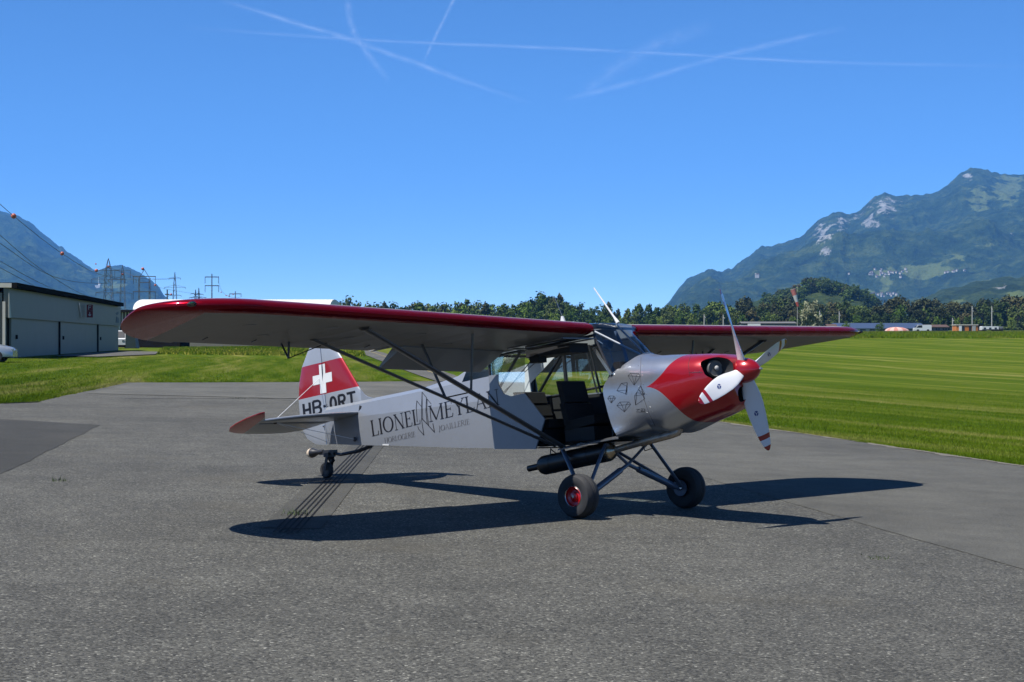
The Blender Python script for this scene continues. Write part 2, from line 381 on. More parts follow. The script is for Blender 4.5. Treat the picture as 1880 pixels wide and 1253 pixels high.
# the cable trench: a smooth patch with five sealed saw cuts
def seg_strip(name, a, b, w0, w1, mat, dz, n=30, **k):
    a, b = np.array(a), np.array(b); d = (b-a)/np.linalg.norm(b-a); nrm = np.array([d[1], -d[0]]); V = []; Fc = []
    for i in range(n+1):
        c = a+(b-a)*i/n; w = (w0+(w1-w0)*i/n)/2
        for s in (-1, 1): x, y = c+nrm*w*s; V.append((x, y, GZ(x, y)+dz))
    Fc = [(2*i, 2*i+1, 2*i+3, 2*i+2) for i in range(n)]
    o = mesh_np(name, V, Fc, mat); return tag(o, kind='structure')
TA, TB = (-1.98, 14.6), (-2.40, 28.5)
seg_strip('trench_patch', TA, TB, .54, .54, asphalt('trench_asphalt', .068, .5, 130, (.08, .08, .078), .2), .005)
M['seal'] = simple('bitumen_seal', (.012, .012, .013), .8, spec=.1)
for k in range(5):
    o = (k-2)*.052
    seg_strip('sealed_cut', (TA[0]+o, TA[1]-.35), (TB[0]+o, TB[1]), .018, .018, M['seal'], .009)
M['crack'] = simple('crack_filler', (.055, .055, .053), .9)
seg_strip('pavement_joint', pix_ground(228, 733)[:2], pix_ground(560, 733)[:2], .10, .10, M['seal'], .0125, 20)
seg_strip('pavement_joint', pix_ground(0, 741)[:2], pix_ground(72, 739)[:2], .35, .2, M['seal'], .012, 8)
# taxiway leading away behind the tail
L = [pix_ground(*p) for p in ((805, 702), (766, 689), (729, 675), (690, 660), (655, 646), (640, 641))]
Rr = [pix_ground(*p) for p in ((846, 698), (836, 690), (780, 671), (735, 658), (703, 648), (680, 643))]
V = []; Fc = []; YV = []
for i in range(51):
    t = i/50*(len(L)-1); k = min(int(t), len(L)-2); f = t-k
    a = L[k]*(1-f)+L[k+1]*f; b = Rr[k]*(1-f)+Rr[k+1]*f
    for j in range(9):
        q = a+(b-a)*j/8; V.append((q[0], q[1], GZ(q[0], q[1])+.02))
    for j in (.56, .585):
        q = a+(b-a)*j; YV.append((q[0], q[1], GZ(q[0], q[1])+.03))
for i in range(50):
    for j in range(8): Fc.append((i*9+j, i*9+j+1, (i+1)*9+j+1, (i+1)*9+j))
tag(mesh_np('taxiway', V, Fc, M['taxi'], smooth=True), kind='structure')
tag(mesh_np('taxiway_centreline', YV, [(2*i, 2*i+1, 2*i+3, 2*i+2) for i in range(50)], simple('yellow_line', (.45, .33, .08), .8)), kind='structure')
# pavement in front of the hangar
fp = [pix_ground(*p) for p in ((95, 655), (180, 656.5), (285, 652), (292, 647), (240, 646.5), (160, 649))]
o = MB().add([(q[0], q[1], q[2]+.05) for q in fp], [tuple(range(6))]).build('hangar_forecourt', M['taxi'], None, False); tag(o, kind='structure')

# ------------------------------------------------------------------ grass blades (uncountable)
def blades(name, P, h0, h1, w, mats, lean=.5, mi=None):
    n = len(P); a = rng.uniform(0, 2*PI, n); h = rng.uniform(h0, h1, n); b = rng.uniform(0, 2*PI, n); l = rng.uniform(0, lean, n)*h
    dx, dy = np.cos(a)*w/2, np.sin(a)*w/2
    V = np.zeros((n, 3, 3)); V[:, 0] = P + np.stack([dx, dy, 0*dx], 1); V[:, 1] = P - np.stack([dx, dy, 0*dx], 1)
    V[:, 2] = P + np.stack([np.cos(b)*l, np.sin(b)*l, h], 1)
    o = mesh_np(name, V.reshape(-1, 3), np.arange(3*n).reshape(-1, 3), mats, mi=mi)
    return o
def blade_mat(name, a, b, c):
    t = NT(name); n = t.noise(t.coord(), 2.5, 4, .7); n2 = t.noise(t.coord(), 60, 2)
    t.p(Base_Color=t.ramp(t.math('ADD', t.math('ADD', t.math('MULTIPLY', n, .2), t.math('MULTIPLY', n2, .3)), t.math('MULTIPLY', streaks(t), .5)), [(.28, a), (.5, b), (.7, c)]), Roughness=.8); t.b.inputs['Specular IOR Level'].default_value = .05
    t.b.inputs['Transmission Weight'].default_value = 0; return t.m
M['blade'] = blade_mat('grass_blade', (.06, .125, .003), (.13, .195, .010), (.28, .28, .075))
M['tall'] = blade_mat('tall_grass', (.08, .16, .006), (.13, .20, .010), (.21, .23, .035))
M['flower'] = simple('yellow_flower', (.55, .50, .05), .7)
M['drygrass'] = blade_mat('dry_tall_grass', (.07, .11, .02), (.15, .15, .05), (.24, .2, .09))
def scatter(n, y0, y1, xl, xr, power=1.0, pat=True):
    y = y0+(y1-y0)*rng.random(n)**power; a = np.array([xl(q) for q in y]); b = np.array([xr(q) for q in y]); x = a+(b-a)*rng.random(n)
    return np.stack([x, y, gz(x, y)-.01], 1)
P = scatter(230000, 22, 75, lambda y: EDGE_R(y)+.02, lambda y: .33*y+2, 1.6)
P2 = scatter(40000, 22, 66, lambda y: EDGE_R(y)-.03, lambda y: EDGE_R(y)+.25)
tag(blades('grass_blades', np.concatenate([P, P2]), .025, .06, .009, M['blade']), 'short mown grass of the field beside the apron', 'grass', kind='stuff')
P = scatter(110000, 38, 110, lambda y: -.33*y-2, lambda y: min(EDGE_L(y)-.02, -3.2) if y < 68 else -5-(y-68)*.09, 1.3)
P2 = scatter(16000, 37.9, 67, lambda y: EDGE_L(y)-.25, lambda y: EDGE_L(y)+.02)
tag(blades('grass_blades', np.concatenate([P, P2]), .03, .07, .013, M['blade']), 'mown grass between the apron and the grey hangar', 'grass', kind='stuff')
P = scatter(70000, 120, 178, lambda y: -.205*y-1.5, lambda y: -.098*y+1, 1.2)
mi = (rng.random(len(P)) < .16).astype(int)*(P[:, 1] < 150)
tag(blades('meadow_grass', P, .05, .24, .05, [M['tall'], M['flower']], .35, mi), 'tall meadow grass with yellow flowers behind the mown strip', 'grass', kind='stuff')
P = scatter(110000, 205, 330, lambda y: .17*y, lambda y: .36*y)
mi = (rng.random(len(P)) < sm(225, 290, P[:, 1])*.8).astype(int)
tag(blades('meadow_grass', P, .08, .42, .08, [M['tall'], M['drygrass']], .4, mi), 'unmown grass strip at the far side of the field', 'grass', kind='stuff')
M['weed'] = simple('weed_leaf', (.07, .10, .03), .8)
def weed(u, v, n, r, h):
    c = pix_ground(u, v); P = np.stack([c[0]+rng.normal(0, r, n), c[1]+rng.normal(0, r*1.4, n), np.zeros(n)], 1); P[:, 2] = gz(P[:, 0], P[:, 1])
    return blades('weed', P, h*.4, h, .010, M['weed'], .9)
tag(weed(548, 946, 60, .07, .07), 'weeds sprouting from the end of the sealed trench', 'weed', kind='stuff')
tag(weed(109, 884, 40, .05, .05), 'small weed in the asphalt near the dark patch', 'weed', kind='stuff')
tag(weed(1618, 1026, 30, .05, .03), 'tiny yellowish weed in the coarse asphalt beside the newer strip', 'weed', kind='stuff')
tag(weed(437, 733, 30, .10, .06), 'little weed growing out of the pavement joint', 'weed', kind='stuff')

# ------------------------------------------------------------------ the aircraft (body frame: x forward, y left, z up, origin at wing leading edge)
YAW = -0.74359; WX, WZ, TWX, TWZ = .05007, -1.89586, -4.68992, -1.29101; TRK = 1.77327
PIT = -math.atan2(WZ-TWZ, WX-TWX); DIH = math.tan(.01959)
Rb = Matrix(((math.cos(YAW), -math.sin(YAW), 0), (math.sin(YAW), math.cos(YAW), 0), (0, 0, 1))) @ Matrix(((math.cos(PIT), 0, -math.sin(PIT)), (0, 1, 0), (math.sin(PIT), 0, math.cos(PIT))))
BODY = T_AP @ Matrix.Translation((1.29186, 16.72769, 0)) @ Rb.to_4x4() @ Matrix.Translation((-WX, 0, -WZ))
BINV = BODY.inverted()
CAMB = BINV @ Vector((0, 0, HC))
def bray(u, v): return (BINV.to_3x3() @ Vector(pixray(u, v))).normalized()
plane = empty('light_aircraft'); plane.matrix_world = BODY
tag(plane, 'silver and red high-wing two-seat propeller aeroplane parked on the apron', 'airplane')
dz = lambda y: abs(y)*DIH
SURF = []                                                          # meshes that decals are laid on
def part(mb, name, mat, parent=plane, **k):
    return mb.build(name, mat, parent, **k)

# --- rear fuselage
ST = [-1.5, -1.75, -2.0, -2.25, -2.6, -2.9, -3.3, -3.72, -4.1, -4.6]
def ip(x, tab):
    tab = sorted(tab); return float(np.interp(x, [a for a, b in tab], [b for a, b in tab]))
def hw(x): return .37-.1026*(-1.5-x)
def half(x):
    w = hw(x); zs = ip(x, [(-1.5, -.10), (-1.6, -.12), (-2, -.205), (-2.25, -.25), (-2.88, -.342), (-3.72, -.385), (-4.6, -.42)])
    zA = ip(x, [(-1.5, -.335), (-2.73, -.398), (-3.74, -.439), (-4.6, -.47)]); zC = ip(x, [(-1.47, -.862), (-3.84, -.767), (-4.6, -.74)])
    zb = ip(x, [(-.77, -1.176), (-1.44, -1.122), (-1.95, -1.09), (-3.51, -.962), (-3.83, -.943), (-4.6, -.876)])
    tw = max(.02, w*.30) if x < -2.05 else w*.62
    return [(0, zs), (tw, zs-.02), (w*.90, zA), (w+.010, -.597), (w+.008, zC), (w-.012, zb), (0, zb-.004)]
mb = MB(); rings = []
for x in ST:
    h = half(x); rings.append([(x, -y, z) for y, z in h] + [(x, y, z) for y, z in h[-2:0:-1]])
mb.loft(rings); mb.add(rings[-1], [tuple(range(12))])
drop_ = {(i, k) for i in (0, 1) for k in (0, 1, 11, 10)}                # rear skylight between the wings and the spine
keep = [j for j in range(len(mb.f)) if (j//12, j % 12) not in drop_]; mb.f = [mb.f[j] for j in keep]; mb.m = [mb.m[j] for j in keep]
gl_ = MB()
for i in (0, 1):
    for k in (0, 1, 11, 10): gl_.add([rings[i][k], rings[i][(k+1) % 12], rings[i+1][(k+1) % 12], rings[i+1][k]], [(0, 1, 2, 3)])
part(gl_, 'rear_skylight', M['green_pane'], smooth=False)
fus = part(mb, 'rear_fuselage', M['fabric'], ang=6); SURF.append(fus)

# --- cabin: side panels, belly, roof, frame
HWc = .375
mb = MB(); mb.prism([(-1.5, -1.128), (-.90, -1.168), (-.74, -.865), (-1.0, -.572), (-1.2, -.585), (-1.30, -.55), (-1.37, -.44), (-1.36, -.335), (-1.5, -.335)], 'y', -HWc-.004, -HWc+.012)
side = part(mb, 'right_side_panel', M['shell'], smooth=False); SURF.append(side)
for y0, y1 in ((-HWc+.03, -HWc+.045), (HWc-.045, HWc-.03)):
    mb = MB(); mb.prism([(-1.5, -.335), (-1.36, -.335), (-1.30, -.12), (-1.5, -.10)], 'y', y0, y1); part(mb, 'root_window', M['green_pane'], smooth=False)
mb = MB(); mb.prism([(-1.5, -1.128), (.2, -1.165), (.2, -.50), (.05, -.61), (-1.47, -.585), (-1.5, -.335)], 'y', HWc-.012, HWc+.004)
part(mb, 'left_side_panel', M['shell'], smooth=False)
mb = MB(); mb.prism([(-1.5, -1.12), (.2, -1.16), (.2, -.52), (.05, -.625), (-1.47, -.6)], 'y', HWc-.03, HWc-.014)
mb.prism([(-1.48, -1.12), (-.93, -1.15), (-.77, -.865), (-1.03, -.59), (-1.3, -.6), (-1.4, -.45)], 'y', -HWc+.014, -HWc+.02)
mb.add([(-2.0, -.31, -1.07), (.30, -.355, -1.14), (.30, .355, -1.14), (-2.0, .31, -1.07)], [(0, 1, 2, 3)]); mb.box((-.42, 0, -1.06), (.4, .42, .16)); mb.box((-1.05, 0, -1.05), (.45, .6, .16))
mb.add([(.50, -.27, -1.0), (.50, .27, -1.0), (.46, .24, -.44), (.46, -.24, -.44)], [(0, 1, 2, 3)])
part(mb, 'cabin_lining', M['dark'], smooth=False)
mb = MB(); mb.prism([(-2.3, -.36), (-1.5, -.20), (-1.08, -.15), (-1.49, -.42), (-1.47, -.60), (-2.3, -.62)], 'y', .27, .28)
mb.add([(-2.3, -.30, -.62), (-1.45, -.34, -.60), (-1.45, .34, -.60), (-2.3, .30, -.62)], [(0, 1, 2, 3)])
part(mb, 'baggage_liner', M['liner'], smooth=False)
mb = MB(); mb.add([(-1.5, -HWc, -1.129), (-1.5, HWc, -1.129), (-.5, HWc, -1.182), (-.5, -HWc, -1.182), (.2, -HWc, -1.165), (.2, HWc, -1.165)], [(0, 3, 2, 1), (3, 4, 5, 2)])
part(mb, 'belly', M['shell'], smooth=False)
# roof: fabric strip ahead of and behind the tinted skylight
mb = MB(); mb.prism([(-.30, .095), (-.62, .09), (-.62, .08), (-.30, .085)], 'y', -.36, .36); mb.prism([(-1.32, -.02), (-1.52, -.075), (-1.52, -.095), (-1.32, -.03)], 'y', -.36, .36)
part(mb, 'roof_panel', M['silver'], smooth=False)
mb = MB(); mb.add([(-.61, -.35, .088), (-1.0, -.35, .055), (-1.33, -.35, -.022), (-1.33, .35, -.022), (-1.0, .35, .055), (-.61, .35, .088)], [(0, 1, 4, 5), (1, 2, 3, 4)])
part(mb, 'skylight', M['green_pane'], smooth=False)
mb = MB(); tb = lambda a, b, r=.014: mb.tube([a, b], r, 8)
for s in (-1, 1):
    tb((0, s*.35, -.06), (-1.55, s*.35, -.14)); tb((.19, s*.36, -.50), (-1.5, s*.36, -.60)) if s > 0 else None
    tb((-.02, s*.355, -.05), (.19, s*.36, -.49), .013)
    tb((-1.5, s*.35, -.60), (-1.05, s*.34, -.12), .016); tb((-1.5, s*.36, -.12), (-1.5, s*.36, -1.12))
tb((-.66, .33, -.08), (-.55, .34, -.6), .012); tb((-.71, .33, -.08), (-.60, .34, -.6), .009)
tb((-1.0, .30, -.06), (-.98, .31, -1.1), .022)
tb((-1.5, -.3, -.12), (-1.5, .3, -.12)); tb((-.6, -.35, .07), (-.6, .35, .07)); tb((-1.3, -.35, -.06), (-1.3, .35, -.06)); tb((-.02, -.35, .02), (-.02, .35, .02))
tb((-1.95, .26, -.55), (-1.08, -.0, -.1), .006); tb((-1.9, .1, -.58), (-1.3, .28, -.14), .004)
part(mb, 'cabin_frame', M['tube'])
mb = MB(); mb.tube([(.0, -.355, -.025), (.335, -.06, -.29)], .0105, 8); part(mb, 'windscreen_brace', M['white'])
mb = MB(); mb.tube([(-.01, .02, .055), (.345, 0, -.285)], .011, 8); part(mb, 'windscreen_brace', M['white'])
mb = MB(); mb.box((-.75, -.1, -.14), (.62, .30, .10)); mb.box((-.95, -.18, -.2), (.12, .14, .10)); part(mb, 'overhead_panel', M['dark'], smooth=False)
mb = MB(); mb.prism([(.05, -.61), (.20, -.36), (.28, -.36), (.28, -.72), (.10, -.72)], 'y', -.33, .33); part(mb, 'instrument_panel', M['black'], smooth=False)
mb = MB(); mb.lathe([(0, 0), (.05, 0), (.055, .01), (.05, .06), (0, .07)], (.03, -.16, -.16), (-1, 0, .2), 16); part(mb, 'compass', M['blue_grey'])
mb = MB(); mb.tube([(.16, -.05, -.38), (.12, -.05, -.22), (.0, -.02, -.02)], .02, 8); mb.tube([(.1, -.2, -.4), (.05, -.2, -.2), (-.1, -.2, -.1)], .004, 6); part(mb, 'cable_loom', M['blue_grey'])
mb = MB(); mb.tube([(-.15, 0, -1.1), (-.12, 0, -.72)], .012, 8); mb.tube([(-.12, 0, -.72), (-.13, 0, -.62)], .02, 8); part(mb, 'control_stick', M['tube'])
def seat(x, w, zt, lean, q=5):
    mb = MB(); mb.prism([(x+.42, -.95), (x+.42, -.86), (x+.05, -.90), (x, -1.0)], 'y', -w, w); o = part(mb, 'seat', M['seat'], ang=60)
    nb = MB(); z0 = -.95
    for k in range(q):
        a = z0+(zt-z0)*k/q; b = z0+(zt-z0)*(k+1)/q; xa = x+.06-lean*(k/q); xb = x+.06-lean*((k+1)/q); e = w*(1-.12*(k == q-1))
        nb.prism([(xa, a+.002), (xa+.02, a+.012), (xb+.02, b-.008), (xb, b), (xb-.05, b), (xa-.05, a)], 'y', -e, e)
    nb.build('backrest', M['seat'], o, ang=50)
seat(-.62, .22, -.47, .10, 2); seat(-1.22, .25, -.535, .10, 3)
# windows of the left side and the fixed rear right pane
mb = MB(); mb.add([(-1.47, HWc, -.59), (-1.49, HWc, -.40), (-1.12, HWc, -.11), (-.05, HWc, -.07), (.14, HWc, -.53), (.05, HWc, -.61)], [tuple(range(6))]); part(mb, 'side_window', M['pane'], smooth=False)
mb = MB(); mb.add([(-1.36, -HWc, -.34), (-1.37, -HWc, -.44), (-1.3, -HWc, -.55), (-1.2, -HWc, -.585), (-1.0, -HWc, -.575), (-.95, -HWc, -.11), (-1.2, -HWc, -.12)], [tuple(range(7))]); part(mb, 'side_window', M['pane'], smooth=False)
# --- doors: upper half swung up under the wing, lower half hanging down
mb = MB(); A = [(-.86, -.37, -.118), (.0, -.37, -.098), (-.06, -.80, -.095), (-.80, -.80, -.120)]
for i in range(4): mb.bar(A[i], A[(i+1) % 4], .012, .028)
ud = part(mb, 'upper_door', M['strut'], smooth=False)
MB().add(A, [(0, 1, 2, 3)]).build('door_pane', M['pane'], ud, False)
mb = MB(); th = math.radians(-172)
LD = [(-.90, 0), (.20, 0), (.06, .46), (-.10, .33), (-.28, .30), (-.74, .30)]
n_out = Vector((0, -math.cos(math.radians(20)), -math.sin(math.radians(20))*1.0)).normalized(); dn = Vector((0, -.12, -.04))
def ldp(x, t, o=0): return Vector((x, -.385-.16*t/.3*.9, -1.168-.10*t/.3)) + Vector((0, 0, o))
# hinged on the lower longeron; hangs outward and down
pts = [(-.52, 0), (.20, 0), (.30, .20), (.22, .235), (-.50, .235)]
mb = MB(); vs = [(x, -.385-t*.42, -1.168-t*.10+.06*(x > .1)) for x, t in pts] + [(x, -.385-t*.42, -1.18-t*.10+.06*(x > .1)) for x, t in pts]
mb.add(vs, [(4, 3, 2, 1, 0), (5, 6, 7, 8, 9)] + [(i, (i+1) % 5, 5+(i+1) % 5, 5+i) for i in range(5)])
ld = part(mb, 'lower_door', M['strut'], smooth=False)  # silver door coloured dark grey to paint in the shade under the wing
MB().tube([(-.26, -.46, -1.172), (-.2, -.455, -1.15), (-.12, -.46, -1.165)], .008, 8).build('handle', M['steel'], ld)

# --- windscreen
def wbase(y): k = y/.36; return Vector((.405-.215*k*k, y, -.287-.197*abs(k)**1.9))
def wtop(y): k = y/.36; return Vector((-.02-.0*k, y, .075-.03*k*k))
mb = MB(); rows = []
for j in range(9):
    s = j/8; r_ = []
    for i in range(25):
        y = -.36+.72*i/24; p = wbase(y).lerp(wtop(y), s); k = abs(y/.36)
        p.x += .05*s*(1-s)*4*(1-k)*.6 - .03*k**4*math.sin(PI*s); r_.append(p)
    rows.append(r_)
mb.loft(rows, False)
r2 = [[Vector((-.02-.29*j/4, -.36+.72*i/24, (.075-.03*abs((-.36+.72*i/24)/.36)**2)+(.095-.075+.02*abs((-.36+.72*i/24)/.36)**2)*(j/4)**.7)) for i in range(25)] for j in range(5)]
mb.loft(r2, False)
ws = part(mb, 'windscreen', M['glass'], ang=60)
mb = MB(); mb.tube([wbase(-.36+.72*i/24)+Vector((.004, 0, .002)) for i in range(25)], .010, 6); mb.bar((.19, -.368, -.485), (-.02, -.368, -.19), .035, .012, chord=(1, 0, .7)); mb.bar((.19, .368, -.485), (-.02, .368, -.19), .035, .012, chord=(1, 0, .7))
mb.build('windscreen_frame', M['steel'], ws)
# --- boot cowl between windscreen and firewall seam
HF = [(0, -.335), (.15, -.34), (.28, -.385), (.37, -.475), (.412, -.62), (.412, -.80), (.385, -.95), (.30, -1.05), (.15, -1.10), (0, -1.11)]
HR = [(0, -.283), (.14, -.305), (.26, -.375), (.345, -.455), (.372, -.60), (.38, -.80), (.38, -1.0), (.365, -1.12), (.15, -1.165), (0, -1.17)]
XR = [.40, .375, .31, .215, .075, .10, .155, .20, .0, .0]
def smooth_half(H, n=4):
    out = []
    for i in range(len(H)-1):
        p0, p1, p2, p3 = H[max(i-1, 0)], H[i], H[i+1], H[min(i+2, len(H)-1)]
        for k in range(n):
            t = k/n; out.append(tuple(.5*((2*p1[a])+(-p0[a]+p2[a])*t+(2*p0[a]-5*p1[a]+4*p2[a]-p3[a])*t*t+(-p0[a]+3*p1[a]-3*p2[a]+p3[a])*t**3) for a in range(len(H[0]))))
    return out+[H[-1]]
hf = smooth_half([(a, b) for a, b in HF]); hr = smooth_half([(a, b, c) for (a, b), c in zip(HR, XR)])
mb = MB()
for s in (-1, 1):
    rows = []
    for j in range(9):
        k = j/8; rows.append([(r[2]+(.60-r[2])*k, s*(r[0]+(f_[0]-r[0])*k), r[1]+(f_[1]-r[1])*k) for r, f_ in zip(hr, hf)])
    mb.loft(rows, False)
boot = part(mb, 'boot_cowl', M['silver'], ang=40); SURF.append(boot)
# --- engine cowling
CS = [(.595, [(a*1.012+.002 if a else 0, b+(.004 if b > -.7 else -.006)) for a, b in HF]),
      (.80, [(0, -.342), (.16, -.347), (.30, -.392), (.392, -.48), (.424, -.62), (.42, -.80), (.385, -.97), (.29, -1.085), (.13, -1.125), (0, -1.125)]),
      (1.05, [(0, -.362), (.17, -.368), (.31, -.41), (.395, -.49), (.422, -.62), (.41, -.78), (.36, -.93), (.25, -1.02), (.10, -1.048), (0, -1.048)]),
      (1.25, [(0, -.377), (.17, -.383), (.305, -.422), (.382, -.50), (.402, -.61), (.387, -.75), (.335, -.885), (.23, -.97), (.09, -.996), (0, -.996)]),
      (1.40, [(0, -.402), (.155, -.407), (.275, -.443), (.342, -.51), (.358, -.60), (.343, -.72), (.29, -.84), (.20, -.925), (.08, -.952), (0, -.952)]),
      (1.48, [(0, -.44), (.125, -.445), (.22, -.475), (.272, -.53), (.285, -.60), (.272, -.70), (.23, -.80), (.16, -.875), (.07, -.90), (0, -.90)]),
      (1.515, [(0, -.48), (.085, -.485), (.15, -.50), (.185, -.54), (.195, -.60), (.185, -.68), (.155, -.76), (.11, -.82), (.045, -.845), (0, -.845)])]
xs_c = np.array([c[0] for c in CS]); rings = []
fine = np.concatenate([np.linspace(.595, 1.4, 18), np.linspace(1.42, 1.515, 8)])
hs = np.array([smooth_half(c[1]) for c in CS])
for x in fine:
    h = np.stack([[np.interp(x, xs_c, hs[:, i, a]) for a in (0, 1)] for i in range(hs.shape[1])])
    rings.append([(x, -y, z) for y, z in h] + [(x, y, z) for y, z in h[-2:0:-1]])
mb = MB(); mb.loft(rings, True, True)
cowl = part(mb, 'engine_cowling', [M['cowl'], M['dark']], ang=50)
def boolean(o, cutter):
    md = o.modifiers.new('cut', 'BOOLEAN'); md.object = cutter; md.operation = 'DIFFERENCE'; md.solver = 'EXACT'
    try: md.material_mode = 'INDEX'
    except Exception: pass
    dg = bpy.context.evaluated_depsgraph_get(); me = bpy.data.meshes.new_from_object(o.evaluated_get(dg)); o.modifiers.remove(md)
    old = o.data; o.data = me; me.name = old.name; bpy.data.meshes.remove(old)
    cm = cutter.data; bpy.data.objects.remove(cutter); bpy.data.meshes.remove(cm)
    me.polygons.foreach_set('use_smooth', [True]*len(me.polygons)); me.set_sharp_from_angle(angle=math.radians(40))
def ellipsoid(mb, c, r, n=24, m=14, p=1.0, rot=None):
    R3 = rot or Matrix.Identity(3); rings = []
    for i in range(m+1):
        a = -PI/2+PI*i/m; rings.append([Vector(c)+R3 @ Vector((r[0]*math.sin(a), r[1]*math.cos(a)*abs(math.cos(b))**p*math.copysign(1, math.cos(b)), r[2]*math.cos(a)*abs(math.sin(b))**p*math.copysign(1, math.sin(b)))) for b in [2*PI*k/n for k in range(n)]])
    mb.loft(rings)
for s in (-1, 1):
    c = MB(); c.mi = 1; ellipsoid(c, (1.48, s*.258, -.547), (.33, .118, .122), p=.75, rot=Matrix.Rotation(s*math.radians(-6), 3, 'Z')); boolean(cowl, part(c, 'cutter', [M['cowl'], M['dark']]))
c = MB(); c.mi = 1; c.tube([(1.36, -.02, -.80), (1.6, -.02, -.80)], .075, 20); boolean(cowl, part(c, 'cutter', [M['cowl'], M['dark']]))
SURF.append(cowl)
for s in (-1, 1):
    mb = MB(); ax = Vector((.9, s*.4, 0)).normalized()
    mb.lathe([(.0, 0), (.066, 0), (.076, .008), (.082, .0), (.085, -.02), (.06, -.035)], (1.36, s*.215, -.535), ax, 24); cy = part(mb, 'engine_cylinder', simple('cast_aluminium', (.15, .15, .145), .65, .3))
    b = MB(); ellipsoid(b, Vector((1.37, s*.215, -.535))+ax*.012, (.02, .026, .026), 14, 8); b.build('valve_cover', simple('cast_cover', (.4, .4, .38), .7), cy)
mb = MB()
for k in range(6): ellipsoid(mb, (0, 0, 0), (.005, .005, .005), 8, 4) if False else None
def surf_hit(u, v, objs, off=.003):
    d = bray(u, v); best = None
    for o in objs:
        b = BV[o.name]; h = b.ray_cast(CAMB, d)
        if h[0] is not None and (best is None or h[3] < best[1]): best = (h, h[3])
    if best is None: return None
    p, n = best[0][0], best[0][1]
    if n.dot(d) > 0: n = -n
    return p + n*off

# --- wings
UP = [(0, 0), (-.006, .018), (-.02, .036), (-.05, .054), (-.10, .071), (-.18, .083), (-.3, .091), (-.45, .092), (-.65, .083), (-.9, .058), (-1.15, .018), (-1.4, -.04), (-1.6, -.105)]
LO = [(-1.6, -.125), (-1.4, -.118), (-1.15, -.108), (-.9, -.098), (-.65, -.088), (-.45, -.08), (-.3, -.074), (-.18, -.068), (-.10, -.058), (-.05, -.044), (-.02, -.029), (-.006, -.015)]
BSP = 5.37743; TIPX = -.70663; TIPR = .795
def tip_x(y):                                                      # leading and trailing edge of the rounded tip at span y
    a = max(0, min(1, (y-(BSP-TIPR))/TIPR)); b = max(0, min(1, (y-(BSP-TIPR-.25))/(TIPR+.25)))
    f = lambda q: max(0.0, 1-(q)**(1/.9) if False else 1-q)
    # inverse of y = b - e(1-sin^.9): sin = (1-(b-y)/e)^(1/.9)
    s1 = max(0, 1-(BSP-y)/TIPR) if y > BSP-TIPR else 0; s2 = max(0, 1-(BSP-y)/(TIPR+.25)) if y > BSP-TIPR-.25 else 0
    c1 = math.sqrt(max(0, 1-min(1, s1**(1/.9))**2)); c2 = math.sqrt(max(0, 1-min(1, s2**(1/.9))**2))
    return TIPX*(1-c1), TIPX-(1.6+TIPX)*c2
def sect(y, s, x_cut=None):
    xl, xt = tip_x(y); ch = (xl-xt)/1.6; th = ch**.8 if ch > 0 else 0; midz = -.035; up = .03*(1-ch)
    def q(x, z):
        xx = xl+x*ch; zc = -.05*(-x/1.6)
        return (xx, s*y, (z-zc)*th + zc*ch + midz*(1-ch)*.2 + up + dz(y))
    return [q(*p) for p in UP] + [q(*p) for p in LO]
FLx = -1.16; AIL = (2.02, 4.42); FLP = (.46, 1.96)
